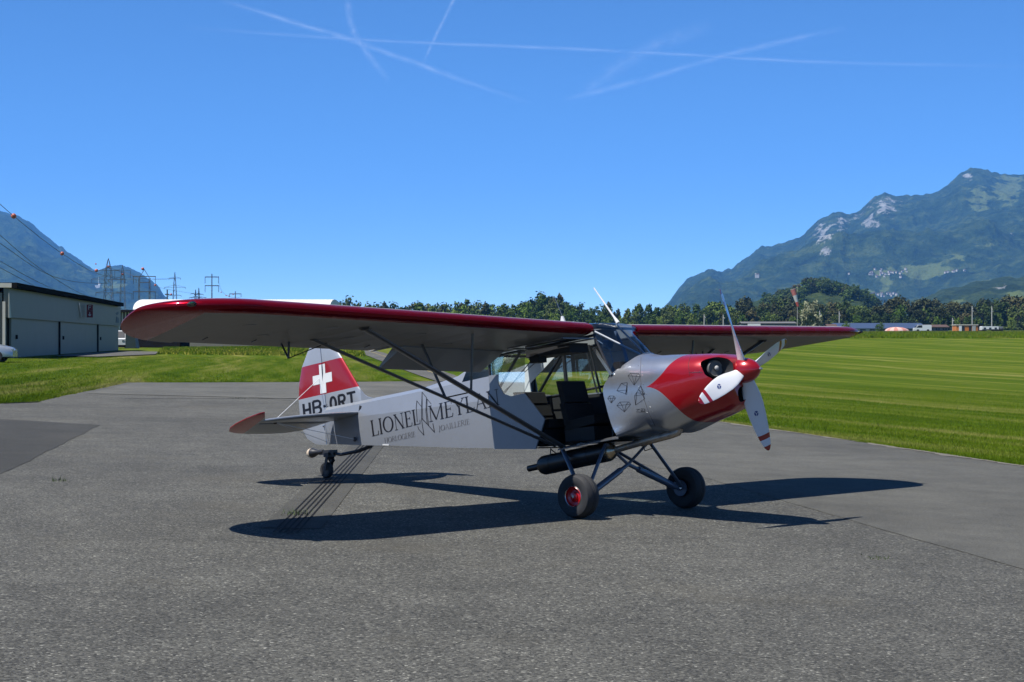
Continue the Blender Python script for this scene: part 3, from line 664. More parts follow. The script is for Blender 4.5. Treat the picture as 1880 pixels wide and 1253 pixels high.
def wing(s):
    ysn = list(np.linspace(.37, BSP-TIPR-.25, 22)) + [BSP-(TIPR+.25)*(1-math.sin(k/14*PI/2)) for k in range(1, 14)] + [BSP-.012, BSP-.003]
    mb = MB(); secs = [sect(y, s) for y in ysn]; n = len(secs[0])
    # cut-outs for flap and aileron: stop the skin at the hinge line
    def cut(sec, y):
        if FLP[0]-.01 <= y <= FLP[1]+.01 or AIL[0]-.01 <= y <= AIL[1]+.01:
            return [(max(p[0], FLx if y < 2 else -1.24), p[1], p[2] if p[0] >= (FLx if y < 2 else -1.24) else None) for p in sec]
        return sec
    extra = sorted(set(ysn + [FLP[0], FLP[0]-.02, FLP[1], FLP[1]+.012, AIL[0]-.012, AIL[0], AIL[1], AIL[1]+.012]))
    rings = []
    for y in extra:
        sec = sect(y, s)
        inside = FLP[0] <= y <= FLP[1] or AIL[0] <= y <= AIL[1]
        if inside:
            hx = FLx if y < 2 else -1.24; zu = ip(hx, [(p[0], p[2]) for p in sec[:13]]); zl = ip(hx, [(p[0], p[2]) for p in sec[13:]])
            sec = [p if p[0] >= hx else (hx, p[1], zu) for p in sec[:13]] + [p if p[0] >= hx else (hx, p[1], zl) for p in sec[13:]]
        rings.append(sec)
    mb.loft(rings, True, True)
    w = mb.build('wing', M['wing'], plane, ang=40)
    # aileron and flap: hinged at their upper nose
    def surface(name, y0, y1, hx, ang, drop=0, mat=M['wing']):
        m2 = MB(); rr = []
        for y in np.linspace(y0+.008, y1-.008, 6):
            sec = sect(y, s); zu = ip(hx, [(p[0], p[2]) for p in sec[:13]]); zl = ip(hx, [(p[0], p[2]) for p in sec[13:]]); zt = sec[12][2]-.01
            prof = [(hx-.015, (zu+zl)/2), (hx-.03, zu-.012), (hx-.12, zu-.012+(zt-zu)*.22), (-1.6, zt+.006), (-1.6, zt-.006), (hx-.12, zl+(zt-zl)*.18), (hx-.03, zl+.008)]
            c_, s_ = math.cos(ang), math.sin(ang); ox, oz = hx-.02, (zu+zl)/2-drop
            rr.append([(ox+(x-ox)*c_-(z-oz)*s_*-1*-1, s*y, oz-drop*0+(x-ox)*s_+(z-(zu+zl)/2)*c_) for x, z in prof])
        m2.loft(rr, True, True); return m2.build(name, mat, w, ang=30)
    for (ya, yb), hx_ in ((FLP, FLx), (AIL, -1.24)):
        sh2 = MB(); ra = []
        for y in (ya-.01, (ya+yb)/2, yb+.01):
            sec = sect(y, s); zu = ip(hx_+.02, [(p[0], p[2]) for p in sec[:13]]); zv = ip(hx_-.10, [(p[0], p[2]) for p in sec[:13]])
            ra.append([(hx_+.02, s*y, zu-.001), (hx_-.10, s*y, zv+.001), (hx_-.10, s*y, zv-.004), (hx_+.02, s*y, zu-.012)])
        sh2.loft(ra, True, True); sh2.build('hinge_shroud', M['wing'], w, False)  # plates added to stop sun leaking through the hinge slits onto the fuselage
    surface('flap', *FLP, FLx, math.radians(24), .02); a = surface('aileron', *AIL, -1.24, math.radians(-1 if s < 0 else 1))
    for y in (2.35, 3.75, 4.3): MB().bar((-1.22, s*y, -.115+dz(y)), (-1.29, s*y, -.128+dz(y)), .010, .010).build('hinge', M['strut'], a, False)
    hn = MB(); y = 3.3; p0 = Vector((-1.3, s*y, -.10+dz(y)))
    hn.tube([p0, p0+Vector((-.02, 0, -.16))], .011, 8); hn.tube([p0+Vector((-.12, 0, 0)), p0+Vector((-.02, 0, -.16))], .009, 8); hn.tube([p0+Vector((-.02, 0, -.16)), p0+Vector((.1, -s*.45, .0))], .005, 6)
    hn.build('aileron_horn', M['tube'], a)
    for yi, xi in ((.9, -.55), (1.55, -.95), (2.35, -.5), (2.9, -.9), (3.5, -.45), (3.85, -1.0), (4.35, -.55)):
        zi = ip(xi, [(p[0], p[2]) for p in sect(yi, s)[13:]]); ic = MB(); ic.lathe([(.058, .001), (.058, -.002), (.0, -.0025)], (xi, s*yi, zi), (0, 0, 1), 20); ic.build('inspection_cover', M['wing'], w)
    nl = MB(); yl = 5.20; xl, _ = tip_x(yl); c0 = Vector((xl+.03, s*yl, dz(yl)+.012))
    ellipsoid(nl, c0, (.05, .035, .022), 12, 8); nlo = nl.build('navigation_light', M['black'], w)
    nn = MB(); ellipsoid(nn, c0+Vector((.03, s*.012, .003)), (.028, .026, .018), 12, 8); nn.build('lamp_lens', glass('lamp_glass', (.2, .5, .3) if s < 0 else (.6, .1, .1), 1, .1), nlo)
    # struts
    fb, ft = Vector((-.51, s*.38, -1.17)), Vector((-.352, s*3.208, -.082+dz(3.208))); rb_, rt = Vector((-.62, s*.38, -1.15)), Vector((-1.073, s*3.208, -.105+dz(3.208)))
    MB().bar(fb, ft, .082, .036, chord=(1, 0, 0), n=14).build('lift_strut', M['strut'], plane, ang=60); MB().bar(rb_, rt, .056, .028, chord=(1, 0, 0), n=14).build('lift_strut', M['strut'], plane, ang=60)
    kf = (1.78-.38)/(3.208-.38); kr = (1.73-.38)/(3.208-.38); Pf, Pr = fb.lerp(ft, kf), rb_.lerp(rt, kr)
    j = MB(); j.tube([Pf, (-.34, s*1.80, -.07+dz(1.8))], .012, 8); j.tube([Pr, (-1.05, s*1.80, -.10+dz(1.8))], .014, 8); j.tube([Pf, Pr], .007, 6); j.build('jury_strut', M['strut'], plane)
    ft_ = MB(); ellipsoid(ft_, ft+Vector((0, 0, .02)), (.07, .05, .045), 12, 8); ft_.build('strut_fitting', M['tube'], w); ft_ = MB(); ellipsoid(ft_, rt+Vector((0, 0, .02)), (.045, .035, .03), 12, 8); ft_.build('strut_fitting', M['tube'], w)
    return w
wr, wl_ = wing(-1), wing(1)
# --- tail
def lens(mb, outline, t, fn):
    """a thin cambered plate: outline list of 2-D points, centre thickness t, fn(u,v,h) -> body point"""
    n = len(outline); cx = sum(p[0] for p in outline)/n; cy = sum(p[1] for p in outline)/n
    R = []
    for sgn in (1, -1):
        for k, h in ((1.0, .25), (.9, .75), (.55, 1.0)): R.append([fn(cx+(p[0]-cx)*k, cy+(p[1]-cy)*k, sgn*h*t/2) for p in outline])
    vs = [p for r in R for p in r]; fs = []
    for b in (0, 3):
        for i in range(2):
            for k in range(n): fs.append(((b+i)*n+k, (b+i)*n+(k+1) % n, (b+i+1)*n+(k+1) % n, (b+i+1)*n+k))
        fs.append(tuple((b+2)*n+k for k in range(n)))
    for k in range(n): fs.append((k, (k+1) % n, 3*n+(k+1) % n, 3*n+k))
    mb.add(vs, fs)
def dense(o, m=6):
    out = []
    for i in range(len(o)):
        a, b = o[i], o[(i+1) % len(o)]
        for k in range(m): out.append((a[0]+(b[0]-a[0])*k/m, a[1]+(b[1]-a[1])*k/m))
    return out
hx = lambda z: -4.625-.06*(z+.25)
finO = [(-3.965, -.285), (-4.004, -.228), (-4.276, .149), (-4.40, .30), (-4.50, .385), (-4.60, .425), (hx(.43)+.006, .43), (hx(-.45)+.006, -.45), (-4.2, -.45), (-3.965, -.45)]
rudO = [(hx(.43)-.006, .43), (-4.74, .415), (-4.83, .36), (-4.895, .294), (-5.027, .103), (-5.10, -.10), (-5.126, -.297), (-5.12, -.50), (-5.085, -.67), (-5.0, -.79), (-4.85, -.865), (-4.70, -.885), (hx(-.885)-.006, -.885)]
m1 = MB(); lens(m1, dense(finO, 3), .05, lambda a, b, h: (a, h, b)); fin = m1.build('fin', M['fin'], plane, ang=45)
mb = MB(); mb.prism([(-3.70, -.392), (-3.80, -.380), (-3.87, -.360), (-3.92, -.330), (-3.967, -.280), (-3.967, -.44), (-3.70, -.44)], 'y', -.012, .012); mb.build('fin_fillet', M['shell'], fin, False)
m2 = MB(); lens(m2, dense(rudO, 3), .045, lambda a, b, h: (a, h, b)); rud = m2.build('rudder', M['fin'], plane, ang=45); SURF += [fin, rud]
for s in (-1, 1):
    st = lambda x: -.603+.112*(x+4.41)
    so_ = [(-3.90, .06), (-3.91, .25), (-3.95, .50), (-4.0, .70), (-4.08, .90), (-4.18, 1.08), (-4.29, 1.22), (-4.40, 1.30), (-4.404, .6), (-4.404, .06)]
    mm = MB(); lens(mm, dense(so_, 3), .045, lambda a, b, h: (a, s*b, st(a)+h)); sob = mm.build('stabilizer', M['shell'], plane, ang=45)
    ez = lambda x: -.603+.258*(x+4.41)
    eo = [(-4.418, .10), (-4.418, 1.28), (-4.36, 1.335), (-4.22, 1.35), (-4.10, 1.375), (-4.055, 1.415), (-4.09, 1.46), (-4.25, 1.515), (-4.45, 1.53), (-4.60, 1.50), (-4.72, 1.42), (-4.79, 1.28), (-4.83, 1.05), (-4.85, .70), (-4.83, .48), (-4.76, .30), (-4.60, .20)]
    mm = MB(); lens(mm, dense(eo, 2), .035, lambda a, b, h: (a, s*b, ez(a)+h)); mm.build('elevator', M['elevator'], plane, ang=45)
    w = MB(); w.tube([(-4.70, s*.02, -.07), (-4.39, s*1.0, -.585)], .0035, 6); w.tube([(-4.39, s*1.0, -.615), (-3.99, s*.13, -.86)], .0035, 6); w.tube([(-4.39, s*1.0, -.615), (-4.56, s*.05, -.86)], .003, 6); w.build('brace_wire', M['liner'] if s < 0 else M['steel'], plane)
    f_ = MB(); ellipsoid(f_, (-4.39, s*1.0, -.615), (.03, .02, .02), 10, 6); f_.build('wire_fitting', M['tube'], plane); f_ = MB(); ellipsoid(f_, (-3.99, s*.13, -.86), (.03, .012, .03), 10, 6); f_.build('wire_fitting', M['tube'], plane)
    sl_ = MB(); sl_.bar((-3.90, s*.118, -.58), (-3.86, s*.124, -.47), .035, .006, chord=(1, 0, 0)); sl_.build('trim_slot', M['black'], plane, False)
mb = MB(); mb.tube([(-4.61, -.04, -.60), (-4.60, -.045, -.88)], .008, 6); mb.tube([(-4.60, -.03, -.64), (-4.66, -.03, -.66)], .014, 8); part(mb, 'rudder_cable', M['steel'])
# tail wheel
UPB = (BINV.to_3x3() @ (T_AP.to_3x3() @ Vector((0, 0, 1)))).normalized()
tc = Vector((TWX, 0, TWZ)) + UPB*.1
mb = MB(); mb.tube([(-3.85, 0, -.955), (-4.1, 0, -1.0), (-4.40, 0, -1.02), (-4.62, 0, -.985)], [.022, .022, .02, .02], 8); mb.bar((-4.5, 0, -.985), (-4.76, 0, -.975), .06, .07); tw = part(mb, 'tail_wheel_assembly', M['tube'])
mb = MB(); mb.bar(tc+Vector((.02, .05, 0)), (-4.60, .05, -1.02), .04, .012, chord=(1, 0, 0)); mb.bar(tc+Vector((.02, -.05, 0)), (-4.60, -.05, -1.02), .04, .012, chord=(1, 0, 0)); mb.box((-4.61, 0, -1.01), (.09, .12, .05)); mb.bar((-4.62, 0, -1.02), (-4.56, 0, -1.10), .05, .05); mb.build('fork', M['black'], tw, False)
mb = MB(); mb.lathe([(.055, -.03), (.085, -.034), (.097, -.02), (.1, 0), (.097, .02), (.085, .034), (.055, .03), (.055, -.03)], tc, (0, 1, 0), 28); mb.build('tyre', M['rubber'], tw)
mb = MB(); mb.lathe([(0, -.024), (.056, -.026), (.056, .026), (0, .024)], tc, (0, 1, 0), 20); mb.build('hub', M['black'], tw)
mb = MB(); mb.lathe([(0, 0), (.025, .0), (.03, .04), (.028, .10), (.045, .15), (.058, .19), (.06, .21)], (-4.70, -.02, -.965), (-1, 0, -.02), 16); th_ = part(mb, 'tow_release', M['black'])
mb = MB(); mb.lathe([(.06, .21), (.06, .23), (.05, .26), (.03, .28), (0, .285)], (-4.70, -.02, -.965), (-1, 0, -.02), 16); mb.build('beige_cap', M['beige'], th_)
# --- main gear
AZ = WZ+.212
for s in (-1, 1):
    ax = Vector((WX, s*TRK/2, WZ)) + UPB*.2195; inb = Vector((ax.x, s*.79, ax.z+.01))
    mb = MB(); mb.bar((.04, s*.36, -1.175), inb+Vector((.02, 0, .0)), .045, .026, chord=(1, 0, 0), n=10); mb.build('gear_leg', M['blue_grey'], plane, ang=60)
    mb = MB(); mb.bar((-.54, s*.37, -1.175), inb+Vector((-.03, 0, .0)), .045, .026, chord=(1, 0, 0), n=10); mb.build('gear_leg', M['blue_grey'], plane, ang=60)
    lo_ = inb+Vector((-.0, -s*.05, -.01)); apx = Vector((.023, 0, -1.396)); q = lo_.lerp(apx, .80)
    mb = MB(); mb.tube([lo_, lo_.lerp(apx, .08), lo_.lerp(apx, .085), q, q, apx], [.018, .018, .033, .033, .02, .02], 12); mb.build('shock_strut', M['blue_grey'], plane)
    mb = MB(); mb.tube([apx, (.04, s*.35, -1.175)], .016, 8); mb.build('cabane_tube', M['blue_grey'], plane)
    wh = MB(); wh.tube([inb, ax+Vector((0, s*.08, 0))], .022, 12); wo = wh.build('main_wheel', M['steel'], plane)
    R_ = .2195; prof = [(.095, -.075), (.125, -.088), (.165, -.097), (.195, -.088), (.212, -.062), (R_, -.03), (R_, -.012), (R_-.005, -.009), (R_-.005, -.005), (R_, -.002), (R_, .012), (R_-.005, .015), (R_-.005, .02), (R_, .023), (R_, .033), (.212, .062), (.195, .088), (.165, .097), (.125, .088), (.095, .075)]
    mb = MB(); mb.lathe(prof, ax, (0, s, 0), 48); mb.build('tyre', M['rubber'], wo)
    mb = MB(); mb.lathe([(.097, -.078), (.07, -.05), (.0, -.045)], ax, (0, s, 0), 32); mb.build('inner_rim', M['black'], wo); mb = MB(); mb.lathe([(.097, .078), (.092, .082), (.085, .06), (.06, .05), (.045, .055), (.04, .075), (.02, .082), (0, .083)], ax, (0, s, 0), 32)
    mb.lathe([(.097, .078), (.1, .074)], ax, (0, s, 0), 32); rm = mb.build('rim', M['rim'], wo)
    mb = MB(); mb.lathe([(.098, .077), (.103, .083), (.106, .079)], ax, (0, s, 0), 36); mb.lathe([(0, .084), (.016, .084), (.018, .078)], ax, (0, s, 0), 12); mb.build('rim_flange', M['steel'], rm)
    mb = MB(); mb.lathe([(.03, -.11), (.085, -.11), (.085, -.10), (.03, -.10)], ax, (0, s, 0), 28); mb.box(ax+Vector((-.06, -s*.105, .03)), (.05, .045, .07)); mb.build('brake_disc', M['blue_grey'], wo)
# --- exhaust
pts = [(.86, -.16, -1.0), (.85, -.165, -1.07), (.82, -.175, -1.115), (.74, -.19, -1.135), (.55, -.215, -1.165), (.40, -.23, -1.19), (.38, -.232, -1.192), (.07, -.265, -1.245)]
mb = MB(); mb.tube(pts, [.04, .04, .042, .042, .042, .042, .034, .034], 16); ex = part(mb, 'exhaust_pipe', M['exhaust'])
ax = (Vector((-.87, -.31, -1.345))-Vector((.075, -.265, -1.245))).normalized()
mb = MB(); mb.lathe([(.034, -.02), (.05, .0), (.078, .025), (.096, .06), (.1, .085)], (.075, -.265, -1.245), ax, 24); mb.build('end_cone', simple('brass_steel', (.5, .42, .3), .25, .95, var=.3, scale=12), ex)
mb = MB(); mb.lathe([(.101, .08), (.101, .30), (.103, .30), (.103, .315), (.101, .315), (.101, .80), (.104, .80), (.104, .82), (.101, .82), (.101, .93), (.085, .965), (.035, .985), (.033, 1.15), (.028, 1.15), (.028, 1.0)], (.075, -.265, -1.245), ax, 28); mu = part(mb, 'muffler', M['muffler'])
for pp in ([(-.56, -.36, -1.18), (-.60, -.34, -1.28)], [(-.72, -.34, -1.18), (-.62, -.34, -1.25)], [(-.7, -.36, -1.17), (-.72, -.36, -1.27)], [(.3, -.24, -1.15), (.3, -.24, -1.2)], [(.05, -.24, -1.15), (.05, -.24, -1.24)], [(.30, .05, -1.17), (.34, .03, -1.25), (.24, .02, -1.27), (.2, .04, -1.18)]):
    MB().tube(pp, .006, 6).build('bracket', M['tube'], mu)
# --- propeller
PX, PZ = 1.56, -.573; PR_ = .843
mb = MB(); mb.lathe([(.118, -.05), (.122, -.04), (.122, .0), (.116, .04), (.098, .085), (.07, .125), (.035, .155), (.012, .166)], (PX, 0, PZ), (1, 0, 0), 36); mb.lathe([(.118, -.05), (0, -.05)], (PX, 0, PZ), (1, 0, 0), 36); prop = empty('propeller'); prop.parent = plane
sp = mb.build('spinner', M['red'], prop)
MB().lathe([(.012, .160), (.011, .19), (.004, .195), (0, .195)], (PX, 0, PZ), (1, 0, 0), 12).build('spinner_tip', M['steel'], sp)
BL = [(.06, .11, 60, .07), (.12, .125, 57, .06), (.18, .150, 52, .045), (.26, .178, 46, .032), (.36, .190, 40, .024), (.48, .180, 34, .018), (.60, .158, 29, .014), (.70, .128, 26, .011), (.77, .098, 24, .009), (.81, .070, 23, .007), (.834, .038, 23, .005), (PR_, .008, 23, .003)]
er0 = math.atan2(.77, -.30)
PROPB = []
for k in range(4):
    a = er0+k*PI/2; er = Vector((0, math.cos(a), math.sin(a))); et = Vector((0, -math.sin(a), math.cos(a))); ex_ = Vector((1, 0, 0))
    mb = MB(); rings = []
    for r, c, be, th in BL:
        b = math.radians(be); cd = et*math.cos(b)+ex_*math.sin(b); nd = et*-math.sin(b)+ex_*math.cos(b); sweep = -.012*math.sin(PI*min(1, r/PR_))
        ctr = Vector((PX-.01, 0, PZ))+er*r+et*sweep
        rings.append([ctr+cd*(math.cos(2*PI*i/20)*c/2)+nd*(math.sin(2*PI*i/20)*th/2*(1-.35*math.cos(2*PI*i/20))) for i in range(20)])
    mb.loft(rings, True, True); bl = mb.build('blade', M['prop'], prop, ang=60); PROPB.append(bl)
# --- antennas and small fittings
mb = MB(); mb.tube([(.03, 0, .07), (-.02, 0, .14), (-.26, 0, .475)], [.022, .011, .006], 8); part(mb, 'whip_antenna', M['white'])
mb = MB(); mb.prism([(-.42, .09), (-.50, .09), (-.475, .19), (-.455, .19)], 'y', -.31, -.29); part(mb, 'blade_antenna', M['white'], smooth=False)
mb = MB(); mb.tube([(-.47, -.25, .1), (-.60, -.25, .42)], .003, 6); part(mb, 'wire_antenna', M['steel'])
mb = MB(); mb.bar((-3.47, -.165, -.958), (-3.35, -.178, -.968), .012, .010); part(mb, 'step_bracket', M['white'], smooth=False)

# --- decals laid on the skin: lettering, emblem, diamonds
BV = {}
for o in SURF + PROPB:
    me = o.data; BV[o.name] = BVHTree.FromPolygons([v.co.copy() for v in me.vertices], [tuple(p.vertices) for p in me.polygons])
def decal(name, strokes, objs, mat, parent, off=.003):
    V = []; Fc = []
    for pts, w in strokes:
        ws = w if isinstance(w, (list, tuple)) else [w]*len(pts)
        for i in range(len(pts)-1):
            a, b = np.array(pts[i], float), np.array(pts[i+1], float); L_ = np.linalg.norm(b-a)
            if L_ < 1e-6: continue
            d = (b-a)/L_; nn = np.array([-d[1], d[0]]); m = max(1, int(L_/2.0)); prev = None
            for k in range(m+1):
                c = a+(b-a)*k/m; wd = (ws[i]+(ws[i+1]-ws[i])*k/m)/2
                if k == 0: c = c-d*min(wd, .4)*.5
                if k == m: c = c+d*min(wd, .4)*.5
                h = [surf_hit(*(c+nn*wd*s_), objs, off) for s_ in (-1, 1)]
                if h[0] is None or h[1] is None: prev = None; continue
                V += [h[0], h[1]]; j = len(V)
                if prev: Fc.append((prev-2, prev-1, j-1, j-2))
                prev = j
    if not Fc: return None
    return mesh_np(name, [tuple(v) for v in V], Fc, mat, parent)
def arc(cx, cy, rx, ry, a0, a1, n=16): return [(cx+rx*math.cos(math.radians(a0+(a1-a0)*k/n)), cy+ry*math.sin(math.radians(a0+(a1-a0)*k/n))) for k in range(n+1)]
# serif capitals: (advance, [(points, weight)]) with weight in em; x to the right, y up, cap height 1
TH, tn, sf = .105, .035, .035
def stem(x, w=TH, y0=0, y1=1): return [([(x, y0), (x, y1)], w), ([(x-.11, y0), (x+.11, y0)], sf) if y0 == 0 else None, ([(x-.11, y1), (x+.11, y1)], sf) if y1 == 1 else None]
def ring(cx, rx): return [(arc(cx, .5, rx, .49, 90, 450, 28), [tn+(TH*1.1-tn)*abs(math.cos(math.radians(90+360*k/28))) for k in range(29)])]
SER = {'L': (.62, stem(.15)+[([(.15, 0), (.55, 0)], tn), ([(.55, 0), (.58, .24)], tn)]), 'I': (.36, stem(.17)), 'O': (.86, ring(.41, .36)),
       'N': (.86, stem(.15, tn)+stem(.70, tn)+[([(.13, 1), (.70, 0)], TH)]), 'E': (.62, stem(.15)+[([(.15, 0), (.52, 0)], tn), ([(.15, 1), (.50, 1)], tn), ([(.15, .52), (.42, .52)], tn), ([(.52, 0), (.56, .2)], tn), ([(.50, 1), (.52, .82)], tn), ([(.42, .6), (.42, .44)], tn)]),
       'M': (1.04, stem(.15, tn)+stem(.88, TH)+[([(.15, 1), (.50, .05)], TH), ([(.50, .05), (.88, 1)], tn)]), 'Y': (.76, [([(.37, 0), (.37, .45)], TH), ([(.37, .45), (.08, 1)], TH), ([(.37, .45), (.66, 1)], tn), ([(.26, 0), (.48, 0)], sf), ([(0, 1), (.18, 1)], sf), ([(.56, 1), (.76, 1)], sf)]),
       'A': (.80, [([(.38, 1), (.68, 0)], TH), ([(.38, 1), (.10, 0)], tn), ([(.20, .36), (.56, .36)], tn), ([(.02, 0), (.2, 0)], sf), ([(.58, 0), (.80, 0)], sf)]),
       'H': (.84, stem(.15)+stem(.67)+[([(.15, .52), (.67, .52)], tn)]), 'R': (.74, stem(.15)+[([(.15, 1), (.36, 1)]+arc(.36, .76, .22, .24, 90, -90, 10)+[(.15, .52)], tn*1.6), ([(.34, .52), (.70, 0)], TH)]),
       'G': (.84, [(arc(.42, .5, .36, .49, 40, 320, 20), [tn+(TH-tn)*abs(math.cos(math.radians(40+280*k/20))) for k in range(21)]), ([(.72, .02), (.72, .42)], TH), ([(.60, .42), (.82, .42)], sf)]), 'J': (.42, [([(.22, 1), (.22, .1)]+arc(.08, .1, .14, .25, 0, -80, 6), TH), ([(.11, 1), (.33, 1)], sf)])}
def strokes_text(txt, quad, font, wscale=1.0, adv=None):
    tot = sum(font[c][0] for c in txt); P00, P10, P01, P11 = [np.array(q, float) for q in quad]; out = []; x = 0
    emx = np.linalg.norm(P10-P00)/tot; emy = np.linalg.norm(P01-P00); em = (emx+emy)/2
    for c in txt:
        w, ss = font[c]
        for st_ in ss:
            if st_ is None: continue
            pts, wt = st_; pp = []
            for px, py in pts:
                u = (x+px)/tot; pp.append((P00*(1-u)+P10*u)*(1-py)+(P01*(1-u)+P11*u)*py)
            out.append((pp, [q*em*wscale for q in wt] if isinstance(wt, list) else wt*em*wscale))
        x += w
    return out
FUS = [fus, side]
decal('lettering', strokes_text('LIONEL', ((682.5, 801.2), (773, 777.6), (679, 773.5), (769.5, 750.5)), SER), FUS, M['letter'], fus)
decal('lettering', strokes_text('MEYLAN', ((787.5, 775), (919, 743), (785, 747), (915.5, 714.5)), SER), FUS, M['letter'], fus)
decal('lettering', strokes_text('HORLOGERIE', ((706.5, 814), (763.5, 801.5), (705.5, 804.8), (762.5, 792)), SER, .9), FUS, M['grey_letter'], fus)
decal('lettering', strokes_text('JOAILLERIE', ((805.5, 792), (863, 778.5), (804.8, 782.5), (862, 769)), SER, .9), FUS, M['grey_letter'], fus)
z4 = lambda x, y: (660+x/6.963, 680+y/6.963)
logo = [([(740, 660), (727, 480), (735, 392), (790, 462)], .9), ([(748, 720), (757, 752), (825, 828), (796, 640), (795, 460), (802, 280), (857, 348), (850, 520), (868, 690)], .9), ([(800, 618), (885, 708), (960, 792), (940, 680)], 1.1), ([(918, 432), (866, 368), (862, 520), (886, 705)], .9), ([(802, 282), (806, 520), (812, 640)], .6)]
decal('emblem', [([z4(*p) for p in pts], w) for pts, w in logo], FUS, M['letter'], fus)
# registration on fin and rudder
sw = .15
SAN = {'H': [([(.0, 0), (0, 1)], sw), ([(1, 0), (1, 1)], sw), ([(0, .5), (1, .5)], sw)], 'B': [([(0, 0), (0, 1)], sw), ([(0, 1), (.6, 1)]+arc(.6, .76, .38, .24, 90, -90, 8)+[(0, .52)], sw), ([(.6, .52)]+arc(.6, .26, .42, .26, 90, -90, 8)+[(0, 0)], sw)],
       '-': [([(0, .46), (1, .46)], sw)], 'O': [(arc(.5, .5, .5, .5, 0, 360, 24), sw)], 'R': [([(0, 0), (0, 1)], sw), ([(0, 1), (.6, 1)]+arc(.6, .75, .4, .25, 90, -90, 8)+[(0, .5)], sw), ([(.5, .5), (1, 0)], sw)], 'T': [([(.5, 0), (.5, 1)], sw), ([(0, 1), (1, 1)], sw)]}
def fin_pt(x, y): # x in photo pixels along the baseline, y 0..1 of cap height
    k = (x-555)/97.0; top = np.array([555+97*k, 741-23*k]); bot = np.array([558.5+97*k-1, 768.5-24*k]); return tuple(bot+(top-bot)*y)
RS = []
for c, a, b in (('H', 557, 568), ('B', 574.5, 587.5), ('-', 592.5, 600.5), ('O', 606, 615.5), ('R', 621.5, 632), ('T', 636.5, 652)):
    RS = [([fin_pt(a+(b-a)*px, .06+.88*py) for px, py in pts], 4.3) for pts, w in SAN[c]]
    for o in (fin, rud): decal('registration_letter', RS, [o], M['letter'], o, .002)
cx0 = lambda z: -4.633
# white cross as flat paint over the red band
def fin_quad(x0, x1, z0, z1):
    V = []; Fc = []
    for o, a, b in ((rud, x0, min(x1, hx(-.07)-.004)), (fin, max(x0, hx(-.07)+.004), x1)):
        if b-a < .004: continue
        n = 6; base = len(V); bt = BV[o.name]
        for i in range(n+1):
            for j in range(n+1):
                x = a+(b-a)*i/n; zz = z0+(z1-z0)*j/n; z = zz+.061*(x+4.633)
                h = bt.ray_cast(Vector((x, -1, z)), Vector((0, 1, 0))); y = (h[0].y if h[0] is not None else -.02)-.0025; V.append((x, y, z))
        Fc += [(base+i*(n+1)+j, base+(i+1)*(n+1)+j, base+(i+1)*(n+1)+j+1, base+i*(n+1)+j+1) for i in range(n) for j in range(n)]
    return V, Fc
V1, F1 = fin_quad(-4.633-.057, -4.633+.057, -.253, .103); V2, F2 = fin_quad(-4.633-.18, -4.633-.057, -.132, -.018); V3, F3 = fin_quad(-4.633+.057, -4.633+.18, -.132, -.018)
V = V1+V2+V3; Fc = F1+[tuple(i+len(V1) for i in f) for f in F2]+[tuple(i+len(V1)+len(V2) for i in f) for f in F3]
mesh_np('white_cross', V, Fc, M['white'], fin)
# diamonds on the boot cowl, from the line drawings
z5 = lambda x, y: (1100+x/3.917, 520+y/3.917)
def diamond(p):  # left, topleft, topright, right, bottom corner points in the zoomed crop
    l, tl, tr_, r, b = [np.array(q, float) for q in p]; m1_ = l+(r-l)*.36; m2_ = l+(r-l)*.66; mt = (tl+tr_)/2
    return [[l, tl, tr_, r, b, l], [l, r], [tl, m1_, b], [tr_, m2_, b]]
DS = [((208, 668), (225, 650), (285, 652), (297, 672), (252, 735)), ((200, 800), (128, 775), (160, 722), (203, 716), (190, 800)), ((300, 740), (328, 832), (262, 878), (255, 812), (330, 800)), ((62, 832), (75, 812), (106, 812), (118, 828), (88, 862)), ((128, 882), (150, 856), (212, 855), (228, 872), (182, 926))]
ds = []
for d_ in DS:
    for ln in diamond(d_): ds.append(([z5(*q) for q in ln], .6))
decal('diamond_drawings', ds, [boot, cowl], M['line'], boot, .002)
decal('panel_seam', [([(1177, 657), (1175.5, 685), (1177, 711), (1183, 735), (1192, 760), (1203, 783)], .9)], [boot, cowl], M['grey_letter'], cowl, .0015)
decal('panel_seam', [([(1268, 655), (1264, 668), (1266, 690)], .6), ([(1266, 684), (1290, 684)], .6)], [cowl], M['dark'], cowl, .0015)
sg = [[(268, 908), (296, 908)], [(268, 926), (300, 928)], [(272, 918), (290, 908)], [(298, 918), (330, 920), (328, 906), (302, 904)], [(300, 926), (330, 926)], [(310, 904), (306, 926)]]
decal('maker_mark', [([z5(*q) for q in ln], .7) for ln in sg], [boot, cowl], M['letter'], boot, .002)
# rivets on the cowl seam and hinge line
for u, v in ((1180, 672), (1179, 690), (1181, 706), (1172, 672), (1171, 690), (1173, 712), (1178, 735), (1187, 758), (1196, 778), (1108, 712), (1107, 728), (1109, 745), (1113, 762), (1121, 777), (1130, 788), (1140, 785), (1158, 778), (1187, 724), (1190, 737), (1194, 748), (1198, 757), (1272, 684.5), (1276, 683.5), (1280, 684), (1284, 683), (1287, 684.5)):
    h = surf_hit(u, v, [cowl, boot], .0)
    if h is not None:
        mb = MB(); ellipsoid(mb, h, (.0045, .0045, .0045), 8, 6); mb.build('fastener', M['steel'], cowl)
